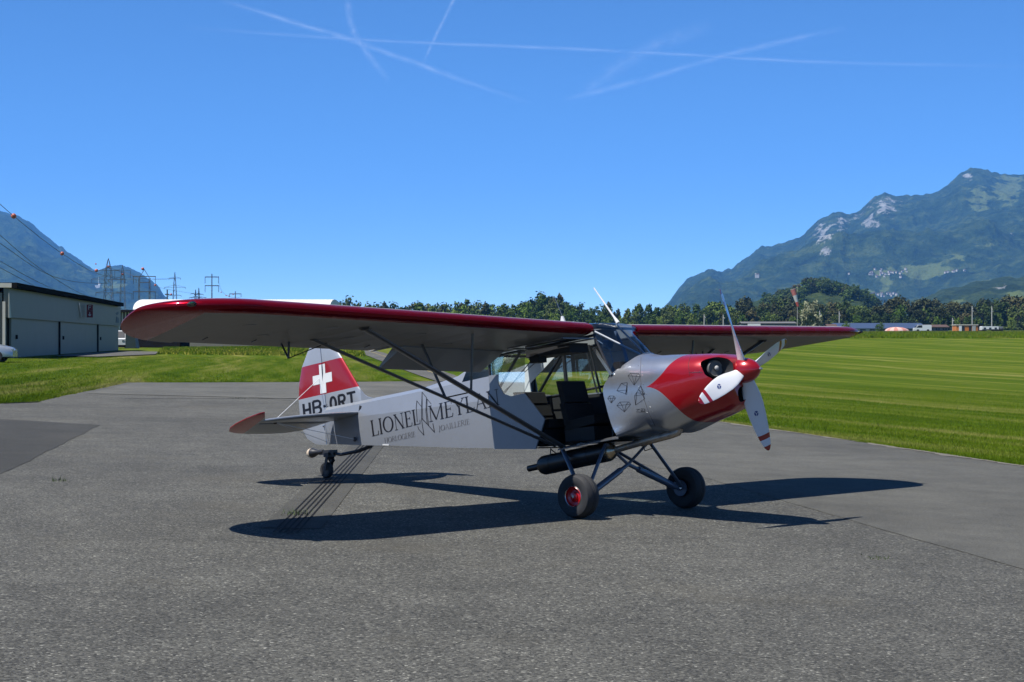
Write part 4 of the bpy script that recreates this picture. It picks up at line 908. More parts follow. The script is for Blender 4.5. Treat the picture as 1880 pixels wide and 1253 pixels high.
# blade emblems: blue disc with three white spokes
M['blue'] = simple('blue_print', (.02, .05, .22), .4)
def disc(u, v, r, bl_):
    V = []; c = surf_hit(u, v, [bl_], .002)
    if c is None: return
    pts = [surf_hit(u+r*.8*math.cos(2*PI*k/16), v+r*math.sin(2*PI*k/16), [bl_], .002) for k in range(16)]
    pts = [p if p is not None else c for p in pts]
    e = mesh_np('emblem', [tuple(c)]+[tuple(p) for p in pts], [(0, 1+k, 1+(k+1) % 16) for k in range(16)], M['blue'], bl_)
    decal('emblem_spokes', [([(u, v), (u+r*.7*math.cos(a), v+r*.9*math.sin(a))], .9) for a in (PI/2, PI/2+2*PI/3, PI/2-2*PI/3)], [bl_], M['white'], bl_, .004)
for u, v, r in ((1320, 710, 4.6), (1388.5, 759.5, 4.8), (1412, 651, 3.6)):
    best = min(PROPB, key=lambda o: (BV[o.name].ray_cast(CAMB, bray(u, v))[3] or 1e9)); disc(u, v, r, best)

# ------------------------------------------------------------------ mountains and hills
def vnoise(x, y, seed):
    r = np.random.default_rng(seed).random((256, 256)); xi = np.floor(x).astype(int); yi = np.floor(y).astype(int); fx = x-xi; fy = y-yi
    fx = fx*fx*(3-2*fx); fy = fy*fy*(3-2*fy); g_ = lambda a, b: r[a % 256, b % 256]
    return (g_(xi, yi)*(1-fx)+g_(xi+1, yi)*fx)*(1-fy)+(g_(xi, yi+1)*(1-fx)+g_(xi+1, yi+1)*fx)*fy-.5
def fbm(x, y, oct, seed, ridged=False):
    s = 0; a = 1; tot = 0
    for k in range(oct):
        n = vnoise(x*2**k, y*2**k, seed+k); s = s+a*((.5-2*np.abs(n)) if ridged else n); tot += a; a *= .5
    return s/tot
def mountain_mat(name, fine=.04, dk=1.0):
    t = NT(name); co = t.coord(); n1 = t.noise(co, .012, 6, .65); n2 = t.noise(co, .0025, 4, .6); n3 = t.noise(co, fine, 4, .7)
    f = t.ramp(t.math('ADD', t.math('MULTIPLY', n1, .6), t.math('MULTIPLY', n3, .4)), [(.36, tuple(q*dk for q in (.006, .014, .006))), (.5, tuple(q*dk for q in (.022, .042, .014))), (.62, tuple(q*dk for q in (.060, .085, .026)))])
    a = t.new('ShaderNodeAttribute', attribute_name='cover'); s = t.sep(a.outputs['Color'])
    mead = t.ramp(t.math('ADD', t.math('MULTIPLY', s[1], .62), t.math('MULTIPLY_ADD', n1, 2.0, -1.0)), [(.36, 0.0), (.48, 1.0)])
    c = t.mix(mead, f, t.mix(n3, (.07, .11, .03), (.13, .15, .05)))
    str_ = t.noise(t.coord((.022, .012, .007)), 1.0, 8, .75)
    rk = t.ramp(t.math('ADD', t.math('MULTIPLY', s[0], .62), t.math('MULTIPLY_ADD', str_, 2.2, -1.1)), [(.36, 0.0), (.5, 1.0)])
    c = t.mix(rk, c, t.ramp(str_, [(.4, (.10, .105, .10)), (.62, (.33, .335, .32))]))
    t.p(Base_Color=c, Roughness=.95); t.b.inputs['Specular IOR Level'].default_value = .1
    t.bump(t.math('ADD', n3, n1), 1.0, .6/fine); return t.m
M['mountain'] = mountain_mat('forested_mountain'); M['hill'] = mountain_mat('wooded_hillside', .16, .9)
def mountain(name, ridge, D0, D1, base_row, cols, rows, seed, amp, rocks=(), meads=(), pw=.85, tree=15):
    us = np.linspace(ridge[0][0], ridge[-1][0], cols); rr = np.interp(us, [p[0] for p in ridge], [p[1] for p in ridge])
    tt = np.concatenate([np.linspace(0, 1, rows), np.linspace(1.03, 1.35, 10)])
    U, T = np.meshgrid(us, tt); RR = np.broadcast_to(rr, U.shape)
    X0 = (U-940)/F_PX*D1; D = D0+(D1-D0)*np.minimum(T, 1.4)+ .10*(D1-D0)*fbm(X0/900+3, T*3, 3, seed+40)*np.minimum(1, (1-np.abs(np.clip(T, 0, 1)*2-1))*3)
    row = base_row+(RR-base_row)*np.clip(T, 0, 1)**pw
    Z = HC+(630-row)/F_PX*D
    Z = np.where(T > 1, Z-(T-1)*(D1-D0)*.9, Z)
    X = (U-940)/F_PX*D
    env = np.clip(T, 0, 1)*(1-np.clip(T, 0, 1))*np.clip((base_row-RR-8)/110, 0, 1)
    H = Z.max()-Z.min()
    Z = Z+amp*H*(fbm(X/1100, D/1100, 5, seed, True)*1.2+fbm(X/350, D/420, 5, seed+9, True)*.75)*env*2.2
    Z = Z+tree*(fbm(X/22, D/30, 2, seed+20))*np.clip(T*6, 0, 1)+tree*1.3*fbm(X/70, D/70, 3, seed+31)*np.clip((base_row-RR)/60, .1, 1)
    row2 = 630-(Z-HC)/D*F_PX
    jit = fbm(X/130, D/160, 4, seed+50)*2; jit2 = fbm(X/300, D/300, 3, seed+60)*2
    rk = np.zeros_like(U); md = np.zeros_like(U)
    for u, v, a, b in rocks: rk = np.maximum(rk, np.clip(1.0-.66*np.sqrt(((U-u)/a)**2+((row2-v)/b)**2)+jit*.5, 0, 1))
    for u, v, a, b in meads: md = np.maximum(md, np.clip((1.2-.7*np.sqrt(((U-u)/a)**2+((row2-v)/b)**2)+jit2*.6), 0, 1))
    idx = np.arange(U.size).reshape(U.shape); Q = np.stack([idx[:-1, :-1], idx[:-1, 1:], idx[1:, 1:], idx[1:, :-1]], -1).reshape(-1, 4)
    o = mesh_np(name, np.stack([X, D, Z], -1).reshape(-1, 3), Q, M['mountain' if name == 'mountain' else 'hill'], smooth=True)
    ca = o.data.color_attributes.new('cover', 'FLOAT_COLOR', 'POINT'); ca.data.foreach_set('color', np.stack([rk, md, 0*rk, 0*rk+1], -1).astype(np.float32).ravel())
    tag(o, kind='structure'); return o
RIDGE_R = [(1150, 612), (1195, 590), (1230, 556), (1245, 535), (1262, 515), (1285, 505), (1305, 497), (1325, 500), (1345, 493), (1375, 470), (1388, 458), (1400, 453), (1440, 447), (1470, 436), (1485, 420), (1510, 400), (1530, 390), (1545, 388), (1560, 394), (1580, 385), (1605, 362), (1625, 355), (1645, 360), (1690, 360), (1710, 357), (1740, 340), (1765, 318), (1790, 309), (1812, 311), (1835, 320), (1860, 322), (1880, 320), (1950, 330), (2050, 365), (2250, 440), (2500, 560)]
mR = mountain('mountain', RIDGE_R, 3600, 7200, 606, 620, 190, 3, .17,
     [(1625, 383, 26, 22), (1598, 405, 22, 16), (1545, 412, 16, 16), (1512, 432, 20, 22), (1516, 456, 14, 12), (1775, 326, 12, 8)],
     [(1610, 498, 26, 8), (1700, 500, 40, 11), (1625, 516, 12, 8), (1515, 502, 10, 3), (1512, 522, 6, 8), (1570, 536, 60, 5), (1765, 475, 16, 6), (1810, 452, 22, 3), (1800, 365, 16, 22), (1850, 345, 24, 20), (1835, 520, 30, 6)])
RIDGE_L = [(-700, 420), (-500, 330), (-300, 300), (-100, 345), (0, 387), (30, 395), (60, 412), (80, 430), (100, 447), (130, 467), (160, 490), (178, 500), (200, 490), (215, 488), (235, 492), (255, 502), (275, 515), (290, 527), (300, 545), (312, 553), (330, 580), (352, 600), (400, 618)]
mL = mountain('mountain', RIDGE_L, 4500, 9500, 612, 420, 150, 11, .14, [], [(150, 500, 24, 7), (205, 525, 30, 5)])
hA = mountain('wooded_hill', [(1330, 600), (1380, 562), (1430, 547), (1460, 538), (1490, 530), (1510, 528), (1540, 532), (1570, 541), (1600, 552), (1640, 572), (1680, 600)], 900, 1300, 606, 260, 90, 23, .03, tree=11)
hB = mountain('wooded_hill', [(1560, 600), (1640, 563), (1690, 549), (1740, 531), (1790, 519), (1830, 511), (1880, 505), (1960, 500), (2100, 520), (2300, 600)], 1700, 2800, 606, 240, 80, 29, .05, [(1840, 527, 16, 4)], [(1870, 540, 14, 10), (1760, 556, 20, 4)], tree=12)
MBV = {o.name: BVHTree.FromPolygons([v.co.copy() for v in o.data.vertices], [tuple(p.vertices) for p in o.data.polygons]) for o in (mR, mL, hA, hB)}
def on_mountain(u, v, o):
    h = MBV[o.name].ray_cast(Vector((0, 0, HC)), Vector(pixray(u, v)).normalized()); return h[0]

# ------------------------------------------------------------------ trees
def leaf_mat(name, a, b, c):
    t = NT(name); co = t.coord(); oi_ = t.new('ShaderNodeObjectInfo')
    n = t.math('ADD', t.math('MULTIPLY', t.noise(co, .9, 3, .6), .75), t.math('MULTIPLY', t.math('SUBTRACT', oi_.outputs['Random'], .3), .55))
    t.p(Base_Color=t.ramp(n, [(.35, a), (.55, b), (.75, c)]), Roughness=.7); t.b.inputs['Specular IOR Level'].default_value = .15; return t.m
M['bark'] = simple('bark', (.05, .04, .03), .9, bump=.5)
LEAF = {'dark': leaf_mat('dark_leaves', (.03, .056, .010), (.062, .095, .018), (.10, .13, .03)), 'mid': leaf_mat('green_leaves', (.05, .09, .010), (.095, .15, .018), (.14, .19, .035)),
        'pine': leaf_mat('pine_needles', (.04, .05, .016), (.075, .08, .026), (.12, .105, .036)), 'light': leaf_mat('light_leaves', (.07, .13, .010), (.125, .20, .02), (.18, .24, .04)),
        'olive': leaf_mat('olive_leaves', (.15, .16, .085), (.25, .26, .15), (.34, .35, .22))}
def crown(mb_pts, size, n, seed):
    """leaf-sized quads round clump centres; mb_pts rows are (x, y, z, radius)"""
    r = np.random.default_rng(seed); k = r.integers(0, len(mb_pts), n); C = np.array(mb_pts)[k]
    d = r.normal(size=(n, 3)); d /= np.linalg.norm(d, axis=1)[:, None]; P = C[:, :3]+d*(C[:, 3:4]*r.random((n, 1))**.4)
    a = r.normal(size=(n, 3)); a /= np.linalg.norm(a, axis=1)[:, None]; b = np.cross(a, d); b /= np.linalg.norm(b, axis=1)[:, None]+1e-6
    s = size*r.uniform(.6, 1.3, (n, 1)); V = np.stack([P-a*s, P-b*s*.6, P+a*s, P+b*s*.6], 1).reshape(-1, 3)
    return V, np.arange(4*n).reshape(-1, 4)
def make_tree(name, kind, shape, seed, leaves=1500, trunk=True):
    """unit tree 10 m tall; returns an Empty with trunk and crown"""
    r = np.random.default_rng(seed); cl = []
    if shape == 'round':
        for _ in range(46):
            d = r.normal(size=3); d /= np.linalg.norm(d); q = r.random()**.35; cl.append((d[0]*3.2*q, d[1]*3.2*q, 5.9+d[2]*3.5*q, r.uniform(.7, 1.3)))
        for _ in range(14): cl.append((r.normal(0, 2.0), r.normal(0, 2.0), r.uniform(.6, 3.0), r.uniform(.7, 1.1)))
    elif shape == 'tall':
        for _ in range(50):
            z = r.uniform(.8, 9.6); w = 1.9*math.sin(PI*min(1, (z+.8)/11))**.7; a = r.uniform(0, 2*PI); q = r.random()**.5; cl.append((math.cos(a)*w*q, math.sin(a)*w*q, z, r.uniform(.5, .95)))
    elif shape == 'pine':
        for _ in range(60):
            z = r.uniform(1.0, 9.7); w = 2.5*(1-(z/10.2))**.75+.25; a = r.uniform(0, 2*PI); cl.append((math.cos(a)*w*r.random()**.4, math.sin(a)*w*r.random()**.4, z, r.uniform(.35, .75)))
    elif shape == 'flat':
        for _ in range(40):
            a = r.uniform(0, 2*PI); q = 3.4*r.random()**.5; cl.append((math.cos(a)*q, math.sin(a)*q, r.uniform(6.2, 9.3)-.12*q*q, r.uniform(.6, 1.2)))
        for _ in range(16): cl.append((r.normal(0, 2.2), r.normal(0, 2.0), r.uniform(.6, 4.5), r.uniform(.7, 1.2)))
    else:  # bush
        for _ in range(40):
            d = r.normal(size=3); d /= np.linalg.norm(d); q = r.random()**.35; cl.append((d[0]*4.4*q, d[1]*4.4*q, 4.6+d[2]*4.6*q, r.uniform(.9, 1.7)))
    e = empty(name)
    if trunk:
        mb = MB(); mb.tube([(0, 0, -.6), (.08, 0, 1.5), (-.05, .1, 4), (.1, 0, 7.5)], [.30, .24, .18, .06], 7)
        for _ in range(6):
            c = cl[r.integers(0, len(cl))]; mb.tube([(0, 0, min(c[2]*.55, 5)), (c[0]*.5, c[1]*.5, c[2]*.8), c[:3]], [.10, .07, .03], 5)
        mb.build('trunk', M['bark'], e)
    V, Q = crown(cl, .42, leaves, seed+1); mesh_np('crown', V, Q, LEAF[kind], e)
    return e
PROT = [(make_tree('broadleaf_tree', 'dark', 'round', 101), 'dark round-crowned broadleaf tree in the wood beyond the airfield'), (make_tree('broadleaf_tree', 'mid', 'round', 102), 'mid-green round-crowned broadleaf tree in the wood beyond the airfield'),
        (make_tree('poplar_tree', 'mid', 'tall', 103), 'slim upright green tree rising from the wood beyond the airfield'), (make_tree('pine_tree', 'pine', 'pine', 104), 'dark pointed conifer in the wood beyond the airfield'),
        (make_tree('pine_tree', 'pine', 'flat', 105), 'brownish flat-topped pine in the wood beyond the airfield'), (make_tree('shrub', 'light', 'bush', 106, 1100), 'light green shrub at the foot of the wood')]
used = [False]*len(PROT)
def plant(k, loc, h, wid=1.0, label=None, group=None, rank=''):
    e, lab = PROT[k]
    if used[k]: e = copy_tree(e)
    used[k] = True
    e.location = loc; e.rotation_euler = (0, 0, random.uniform(0, 6.28)); s = h/10; e.scale = (s*wid, s*wid, s)
    if rank: label = ('low ' if h < 6 else 'tall ' if h > 11.5 else 'middling ')+('slender ' if wid < .92 else 'spreading ' if wid > 1.06 else '')+lab.replace('in the wood beyond', 'in the '+rank+' of the wood beyond').replace('rising from the wood', 'in the '+rank+' of the wood').replace('at the foot of the wood', 'in the '+rank+' of the wood')
    return tag(e, label or lab, 'shrub' if k == 5 else 'tree', group or ('shrubs at the edge of the wood' if k == 5 else 'trees of the wood'))
SKY_ROW = [(540, 566), (580, 563), (600, 560), (615, 552), (655, 546), (690, 551), (730, 557), (770, 560), (800, 556), (820, 560), (838, 552), (850, 543), (865, 553), (920, 553), (950, 548), (985, 540), (1010, 537), (1030, 536), (1048, 553), (1100, 554), (1130, 557), (1170, 560), (1200, 554), (1230, 558), (1300, 552), (1350, 549), (1400, 549), (1450, 548), (1500, 548), (1540, 548), (1600, 554), (1640, 548), (1690, 547), (1750, 551), (1800, 549), (1850, 548), (1900, 546)]
def wood_row(D, step_px, f0, f1, kinds, seed, rank):
    r = random.Random(seed); u = 548+r.uniform(0, step_px)
    while u < 1905:
        k = r.choices(range(6), kinds(u))[0]; x = (u-940)/F_PX*D; dd = D+r.uniform(-9, 9); top = np.interp(u, [p[0] for p in SKY_ROW], [p[1] for p in SKY_ROW]); zb = GZ(x, dd)
        h = (HC+(630-top)/F_PX*dd-zb)*r.uniform(f0, f1)
        plant(k, (x, dd, zb-.2), max(2.5, h), r.uniform(.8, 1.15)*(.75 if k == 5 else 1.0), rank=rank); u += step_px*r.uniform(.6, 1.4)
right = lambda u: u > 1330
wood_row(700, 24, .84, 1.14, lambda u: [4, 3, 1, 2, 1, 0] if not right(u) else [4, 1, 0, 1, 4, 0], 1, 'skyline rank')
wood_row(650, 24, .72, 1.06, lambda u: [3, 4, 2, 2, 0, 0] if not right(u) else [4, 1, 0, 1, 5, 0], 2, 'third rank')
wood_row(610, 26, .60, .85, lambda u: [2, 5, 1, 1, 0, 2] if not right(u) else [4, 3, 0, 0, 3, 1], 3, 'second rank')
wood_row(580, 34, .35, .55, lambda u: [0, 4, 0, 0, 0, 5] if not right(u) else [2, 4, 0, 0, 0, 3], 4, 'foremost rank')
hr_ = random.Random(5)
for _ in range(64):                                                # trees that break the outline of the near wooded hill
    u = hr_.uniform(1405, 1615); crest = np.interp(u, [1380, 1430, 1460, 1490, 1510, 1540, 1570, 1600, 1640], [562, 547, 538, 530, 528, 532, 541, 552, 572]); h = on_mountain(u, crest+1.5+hr_.random()**2*16, hA)
    if h is not None:
        k = hr_.choice((0, 1, 1, 4, 0)); ht = hr_.uniform(8, 13); wd_ = hr_.uniform(.9, 1.3); where = 'on the crest of the hill behind the windsock' if 630-(h.z-HC)/h.y*F_PX < crest+4.5 else 'on the flank of the hill behind the windsock'
        plant(k, (h.x, h.y, h.z-2.5), ht, wd_, ('low ' if ht < 9.5 else 'tall ' if ht > 11.5 else 'middling ')+('spreading ' if wd_ > 1.15 else 'slender ' if wd_ < 1.02 else '')+PROT[k][1].replace('in the wood beyond the airfield', where), 'trees on the wooded hill')
oe = make_tree('willow_tree', 'olive', 'bush', 120, 2600); p_ = at(1490, 604, 350); zb = GZ(p_.x, 350); oe.location = (p_.x, 350, zb-.2); h = (HC+(630-553)/F_PX*350-zb); oe.scale = (h/10*.8, h/10*.8, h/10*1.06); tag(oe, 'pale olive-grey bushy tree beside the windsock', 'tree')
for u, top, D, w, lab in ((1553, 588, 400, .8, 'small bright green tree in front of the blue-roofed hall, beside the brick house'), (1615, 587, 395, .9, 'round bright green tree in front of the middle of the blue-roofed hall')):
    e = make_tree('broadleaf_tree', 'light', 'bush', 130+u, 900); p_ = at(u, 606, D); zb = GZ(p_.x, D); e.location = (p_.x, D, zb-.2); h = HC+(630-top)/F_PX*D-zb; e.scale = (h/10*w, h/10*w, h/10); tag(e, lab, 'tree')
for u, top, D, lab in ((232, 563, 300, 'dark green tree behind the grey hangar roof, next to the slatted shed'), (208, 566, 320, 'low dark tree showing over the end of the hangar roof')):
    e = make_tree('broadleaf_tree', 'dark', 'round', 140+u, 900); p_ = at(u, 606, D); zb = GZ(p_.x, D); e.location = (p_.x, D, zb-.2); h = HC+(630-top)/F_PX*D-zb; e.scale = (h/10, h/10, h/10); tag(e, lab, 'tree')

# ------------------------------------------------------------------ hangar on the left
M['cladding'] = None
def clad(name, c, pitch=.25, axis=0):
    t = NT(name); s = t.sep(t.coord()); w = t.math('PINGPONG', s[axis], pitch/2); n = t.noise(t.coord(), .8, 5, .6); n2 = t.noise(t.coord((6, 6, .4)), 1.0, 4, .6)
    cc = t.mix(n, tuple(x*.85 for x in c), tuple(x*1.1 for x in c)); cc = t.mix(t.ramp(n2, [(.55, 0.0), (.8, .35)]), cc, (.10, .09, .07))
    t.p(Base_Color=cc, Roughness=.5, Metallic=.2); t.bump(t.math('MULTIPLY', w, 4.0), .35, .03); return t.m
M['clad'] = clad('beige_cladding', (.235, .215, .165)); M['clad2'] = clad('beige_door_cladding', (.255, .235, .185))
M['roofdark'] = simple('dark_roof_edge', (.022, .02, .019), .95, spec=0.0); M['cream'] = simple('cream_paint', (.62, .58, .48), .6, var=.08); M['sign_red'] = simple('sign_red', (.28, .015, .02), .4)
A = Vector((-29.5, 95, .72)); Bv = Vector((-35.0, 145, .72)); dirx = (Bv-A).normalized(); LEN = (Bv-A).length
hang = empty('hangar', A, math.atan2(dirx.y, dirx.x)); tag(hang, 'long beige metal hangar with three sliding doors and a dark roof edge', 'hangar')
# local: x along the facade away from the camera, y to the left (into the building)
Z0, ZL, ZT = 0.0, 2.48, 4.22
hp = lambda mb, n, m, **k: mb.build(n, m, hang, False, **k)
mb = MB(); mb.box((LEN/2, 7, (ZT+Z0)/2-.2), (LEN-.1, 13.6, ZT-.1-Z0-.1)); hp(mb, 'wall', M['clad'])
mb = MB(); mb.box((LEN/2, -.06, (ZL+ZT)/2), (LEN+.12, .3, ZT-ZL)); fa = hp(mb, 'fascia', M['clad'])
for k0, k1 in ((.03, .364), (.370, .734), (.740, .995)):
    mb = MB(); mb.box((LEN*(k0+k1)/2, .02, ZL/2), (LEN*(k1-k0), .12, ZL)); d_ = hp(mb, 'sliding_door', M['clad2'])
    MB().box((LEN*k0+1.6, -.06, 1.35), (.5, .05, .25)).build('handle', M['roofdark'], d_, False)
for k in (.367, .737): MB().box((LEN*k, -.07, ZL/2), (.28, .12, ZL-.02)).build('door_post', M['roofdark'], hang, False)
mb = MB(); mb.box((LEN*.48, 6.6, ZT+.13), (LEN*.97, 14.6, .30)); hp(mb, 'roof', M['roofdark'])
mb = MB(); mb.box((-.12, 6.9, ZT+.12), (.30, 14.6, .26)); hp(mb, 'roof_trim', M['cream'])
for y in (.05, .55, 1.05): MB().box((-.14, y, 1.75), (.14, .16, 3.3)).build('white_post', M['cream'], hang, False)
mb = MB(); mb.prism([(-.2, 3.9), (.45, 2.55), (.45, 2.45), (-.2, 2.45)], 'y', -.25, -.215); hp(mb, 'corner_brace', M['cream'])
# projecting sign with F and arrow, facing the apron
sx = LEN*.585; sgn_ = MB().box((sx, -.55, 3.42), (.05, .46, .98)).build('sign', M['sign_red'], hang, False)
def sgbar(y0, z0, y1, z1, w=.05): return MB().bar((sx-.035, y0, z0), (sx-.035, y1, z1), w, .012, up=(0, 0, 1) if abs(z1-z0) < abs(y1-y0) else (0, 1, 0))
lw = MB()
for q in ((-.47, 3.52, -.47, 3.84), (-.47, 3.82, -.66, 3.82), (-.47, 3.69, -.61, 3.69), (-.55, 3.34, -.55, 3.06), (-.55, 3.05, -.46, 3.16), (-.55, 3.05, -.64, 3.16)):
    b_ = sgbar(*q); lw.add(b_.v, b_.f)
lw.build('sign_lettering', M['white'], sgn_, False)
MB().box((sx, -.55, 3.43), (.055, .48, .03)).build('sign_divider', M['clad'], sgn_, False)
MB().bar((LEN*.535, -.28, 2.95), (LEN*.515, -.28, 3.95), .10, .05).build('lamp_tube', M['white'], hang, False)
em = MB(); em.prism([(LEN*.93, 3.55), (LEN*.965, 3.75), (LEN*.97, 3.55), (LEN*.95, 3.42)], 'y', -.235, -.215); em.prism([(LEN*.935, 2.75), (LEN*.975, 2.75), (LEN*.97, 3.2), (LEN*.94, 3.3)], 'y', -.235, -.215); em.build('wall_emblem', simple('faded_blue_print', (.05, .08, .11), .6), hang, False)
# slatted shed, white-roofed hall, van and container beyond
D = 188; x0, x1 = (216-940)/F_PX*D, (330-940)/F_PX*D; zg = GZ(x0, D)
sh_ = empty('shed', (x0-4, D, zg)); tag(sh_, 'shed with white vertical slats and dark roof edge behind the hangar', 'shed')
Wd = x1-x0+4; Ht = HC+(630-574)/F_PX*D-zg
MB().box((Wd/2, 3, Ht/2), (Wd, 5.6, Ht)).build('wall', M['roofdark'], sh_, False); MB().box((Wd/2, 2.8, Ht+.15), (Wd+.6, 6.6, .3)).build('roof', M['roofdark'], sh_, False)
me_ = None
for k in range(int(Wd/.36)):
    if me_ is None: me_ = MB().box((0, 0, Ht/2+.7), (.17, .08, Ht-1.4)).build('slat', M['cream'], sh_, False)
    else: me_ = me_.copy(); col.objects.link(me_)
    me_.location = (.2+k*.36, .14, 0)
D = 222; x0, x1 = (250-940)/F_PX*D, (600-940)/F_PX*D; zg = GZ(x0, D); hl = empty('hall', (x0, D, zg)); tag(hl, 'low hall with a bright white curved roof behind the wing tip', 'hall')
Wd = x1-x0; He = HC+(630-574)/F_PX*D-zg; Hr = HC+(630-550)/F_PX*(D+6)-zg
MB().box((Wd/2, 7, He/2), (Wd, 13.6, He)).build('wall', M['clad'], hl, False)
mb = MB(); mb.prism([(-.3, He)]+[(7-7.3*math.cos(PI*k/16), He+(Hr-He)*math.sin(PI*k/16)**.8) for k in range(1, 16)]+[(14.3, He)], 'x', -.4, Wd+.4); mb.build('roof', simple('white_roof_sheet', (.78, .77, .72), .5, var=.04), hl, ang=30)
def van(name, loc, rz, L_, Wv, Hv, mat, label, cat='van'):
    e = empty(name, loc, rz); tag(e, label, cat)
    mb = MB(); mb.prism([(-L_/2, .35), (L_/2, .35), (L_/2, Hv*.52), (L_/2-.25, Hv*.58), (L_/2-.95, Hv), (-L_/2+.1, Hv), (-L_/2, Hv*.9)], 'y', -Wv/2, Wv/2); mb.build('body', mat, e, ang=25)
    for s in (-1, 1):
        MB().prism([(L_/2-.45, Hv*.6), (L_/2-1.0, Hv*.93), (L_/2-1.9, Hv*.93), (L_/2-1.9, Hv*.6)], 'y', s*Wv/2-.01, s*Wv/2+.01).build('window', M['black'], e, False)
        for x in (-L_/2+.9, L_/2-.85):
            MB().lathe([(0, -.1), (.22, -.1), (.33, -.1), (.35, -.06), (.35, .06), (.33, .1), (.22, .1), (0, .1)], (x, s*(Wv/2-.08), .34), (0, 1, 0), 18).build('wheel', M['rubber'], e)
    MB().add([(L_/2-.245, -Wv/2+.12, Hv*.6), (L_/2-.245, Wv/2-.12, Hv*.6), (L_/2-.90, Wv/2-.15, Hv*.95), (L_/2-.90, -Wv/2+.15, Hv*.95)], [(0, 1, 2, 3)]).build('windscreen', M['black'], e, False).location = (.02, 0, .02)
    for s in (-1, 1): MB().box((L_/2+.005, s*(Wv/2-.25), Hv*.42), (.04, .25, .16)).build('headlight', M['steel'], e, False)
    return e
p_ = at(226, 640, 172); van('parked_van', (p_.x-.5, 172, GZ(p_.x, 172)), -PI/2+.15, 4.6, 1.9, 1.85, M['white'], 'white van parked between the hangar and the slatted shed')
p_ = at(241, 640, 170); e = empty('container', (p_.x+.1, 170, GZ(p_.x, 170))); tag(e, 'dark green box container standing beside the white van', 'container')
MB().prism([(-.55, 0), (.6, 0), (.35, 1.7), (-.55, 1.7)], 'y', -.7, .7).build('body', simple('dark_green_paint', (.02, .035, .03), .5), e, False); MB().box((-.1, 0, 1.74), (1.0, 1.5, .08)).build('lid', M['roofdark'], e, False)
# silver car whose front shows at the edge of the grass
p_ = at(24, 664, 84); zc = GZ(p_.x, 84); car = empty('parked_car', (p_.x-2.05, 84, zc), .12); tag(car, 'pale silver car parked on the grass in front of the hangar', 'car')
carp = M['paint_car'] = simple('pale_silver_paint', (.46, .5, .54), .25, .4, coat=.6)
prof = [(2.05, .42, .62), (2.08, .62, .70), (1.9, .80, .80), (1.1, .93, .84), (.95, .95, .84)]
mb = MB(); rings = []
for x, zt, w in [(-2.1, .72, .72), (-2.0, .92, .80), (-1.2, .97, .85), (0, .97, .86), (1.0, .95, .85), (1.6, .86, .82), (1.95, .76, .76), (2.1, .6, .66)]:
    rings.append([(x, -w, .28), (x, -w-.02, .5), (x, -w, zt-.14), (x, -w*.9, zt-.02), (x, 0, zt+.02), (x, w*.9, zt-.02), (x, w, zt-.14), (x, w+.02, .5), (x, w, .28)])
mb.loft(rings, True, True); mb.build('body', carp, car, ang=40)
mb = MB(); rings = [[(x, -w, .93), (x*.98, -w*.8, z), (x*.98, w*.8, z), (x, w, .93)] for x, w, z in ((-1.9, .78, .95), (-1.15, .80, 1.40), (.0, .80, 1.44), (.35, .80, 1.36), (1.05, .78, .96))]; mb.loft(rings, True, True); cb = mb.build('cabin', M['black'], car, ang=30)
MB().prism([(-1.2, 1.41), (.2, 1.41), (.05, 1.47), (-1.0, 1.47)], 'y', -.6, .6).build('roof', carp, cb, False)
for s in (-1, 1):
    for x in (-1.3, 1.3): MB().lathe([(0, -.09), (.2, -.1), (.29, -.1), (.31, -.06), (.31, .06), (.29, .1), (.2, .1), (0, .09)], (x, s*.78, .31), (0, 1, 0), 20).build('wheel', M['rubber'], car)
    MB().box((2.03, s*.5, .62), (.12, .3, .12)).build('headlight', M['steel'], car, False)

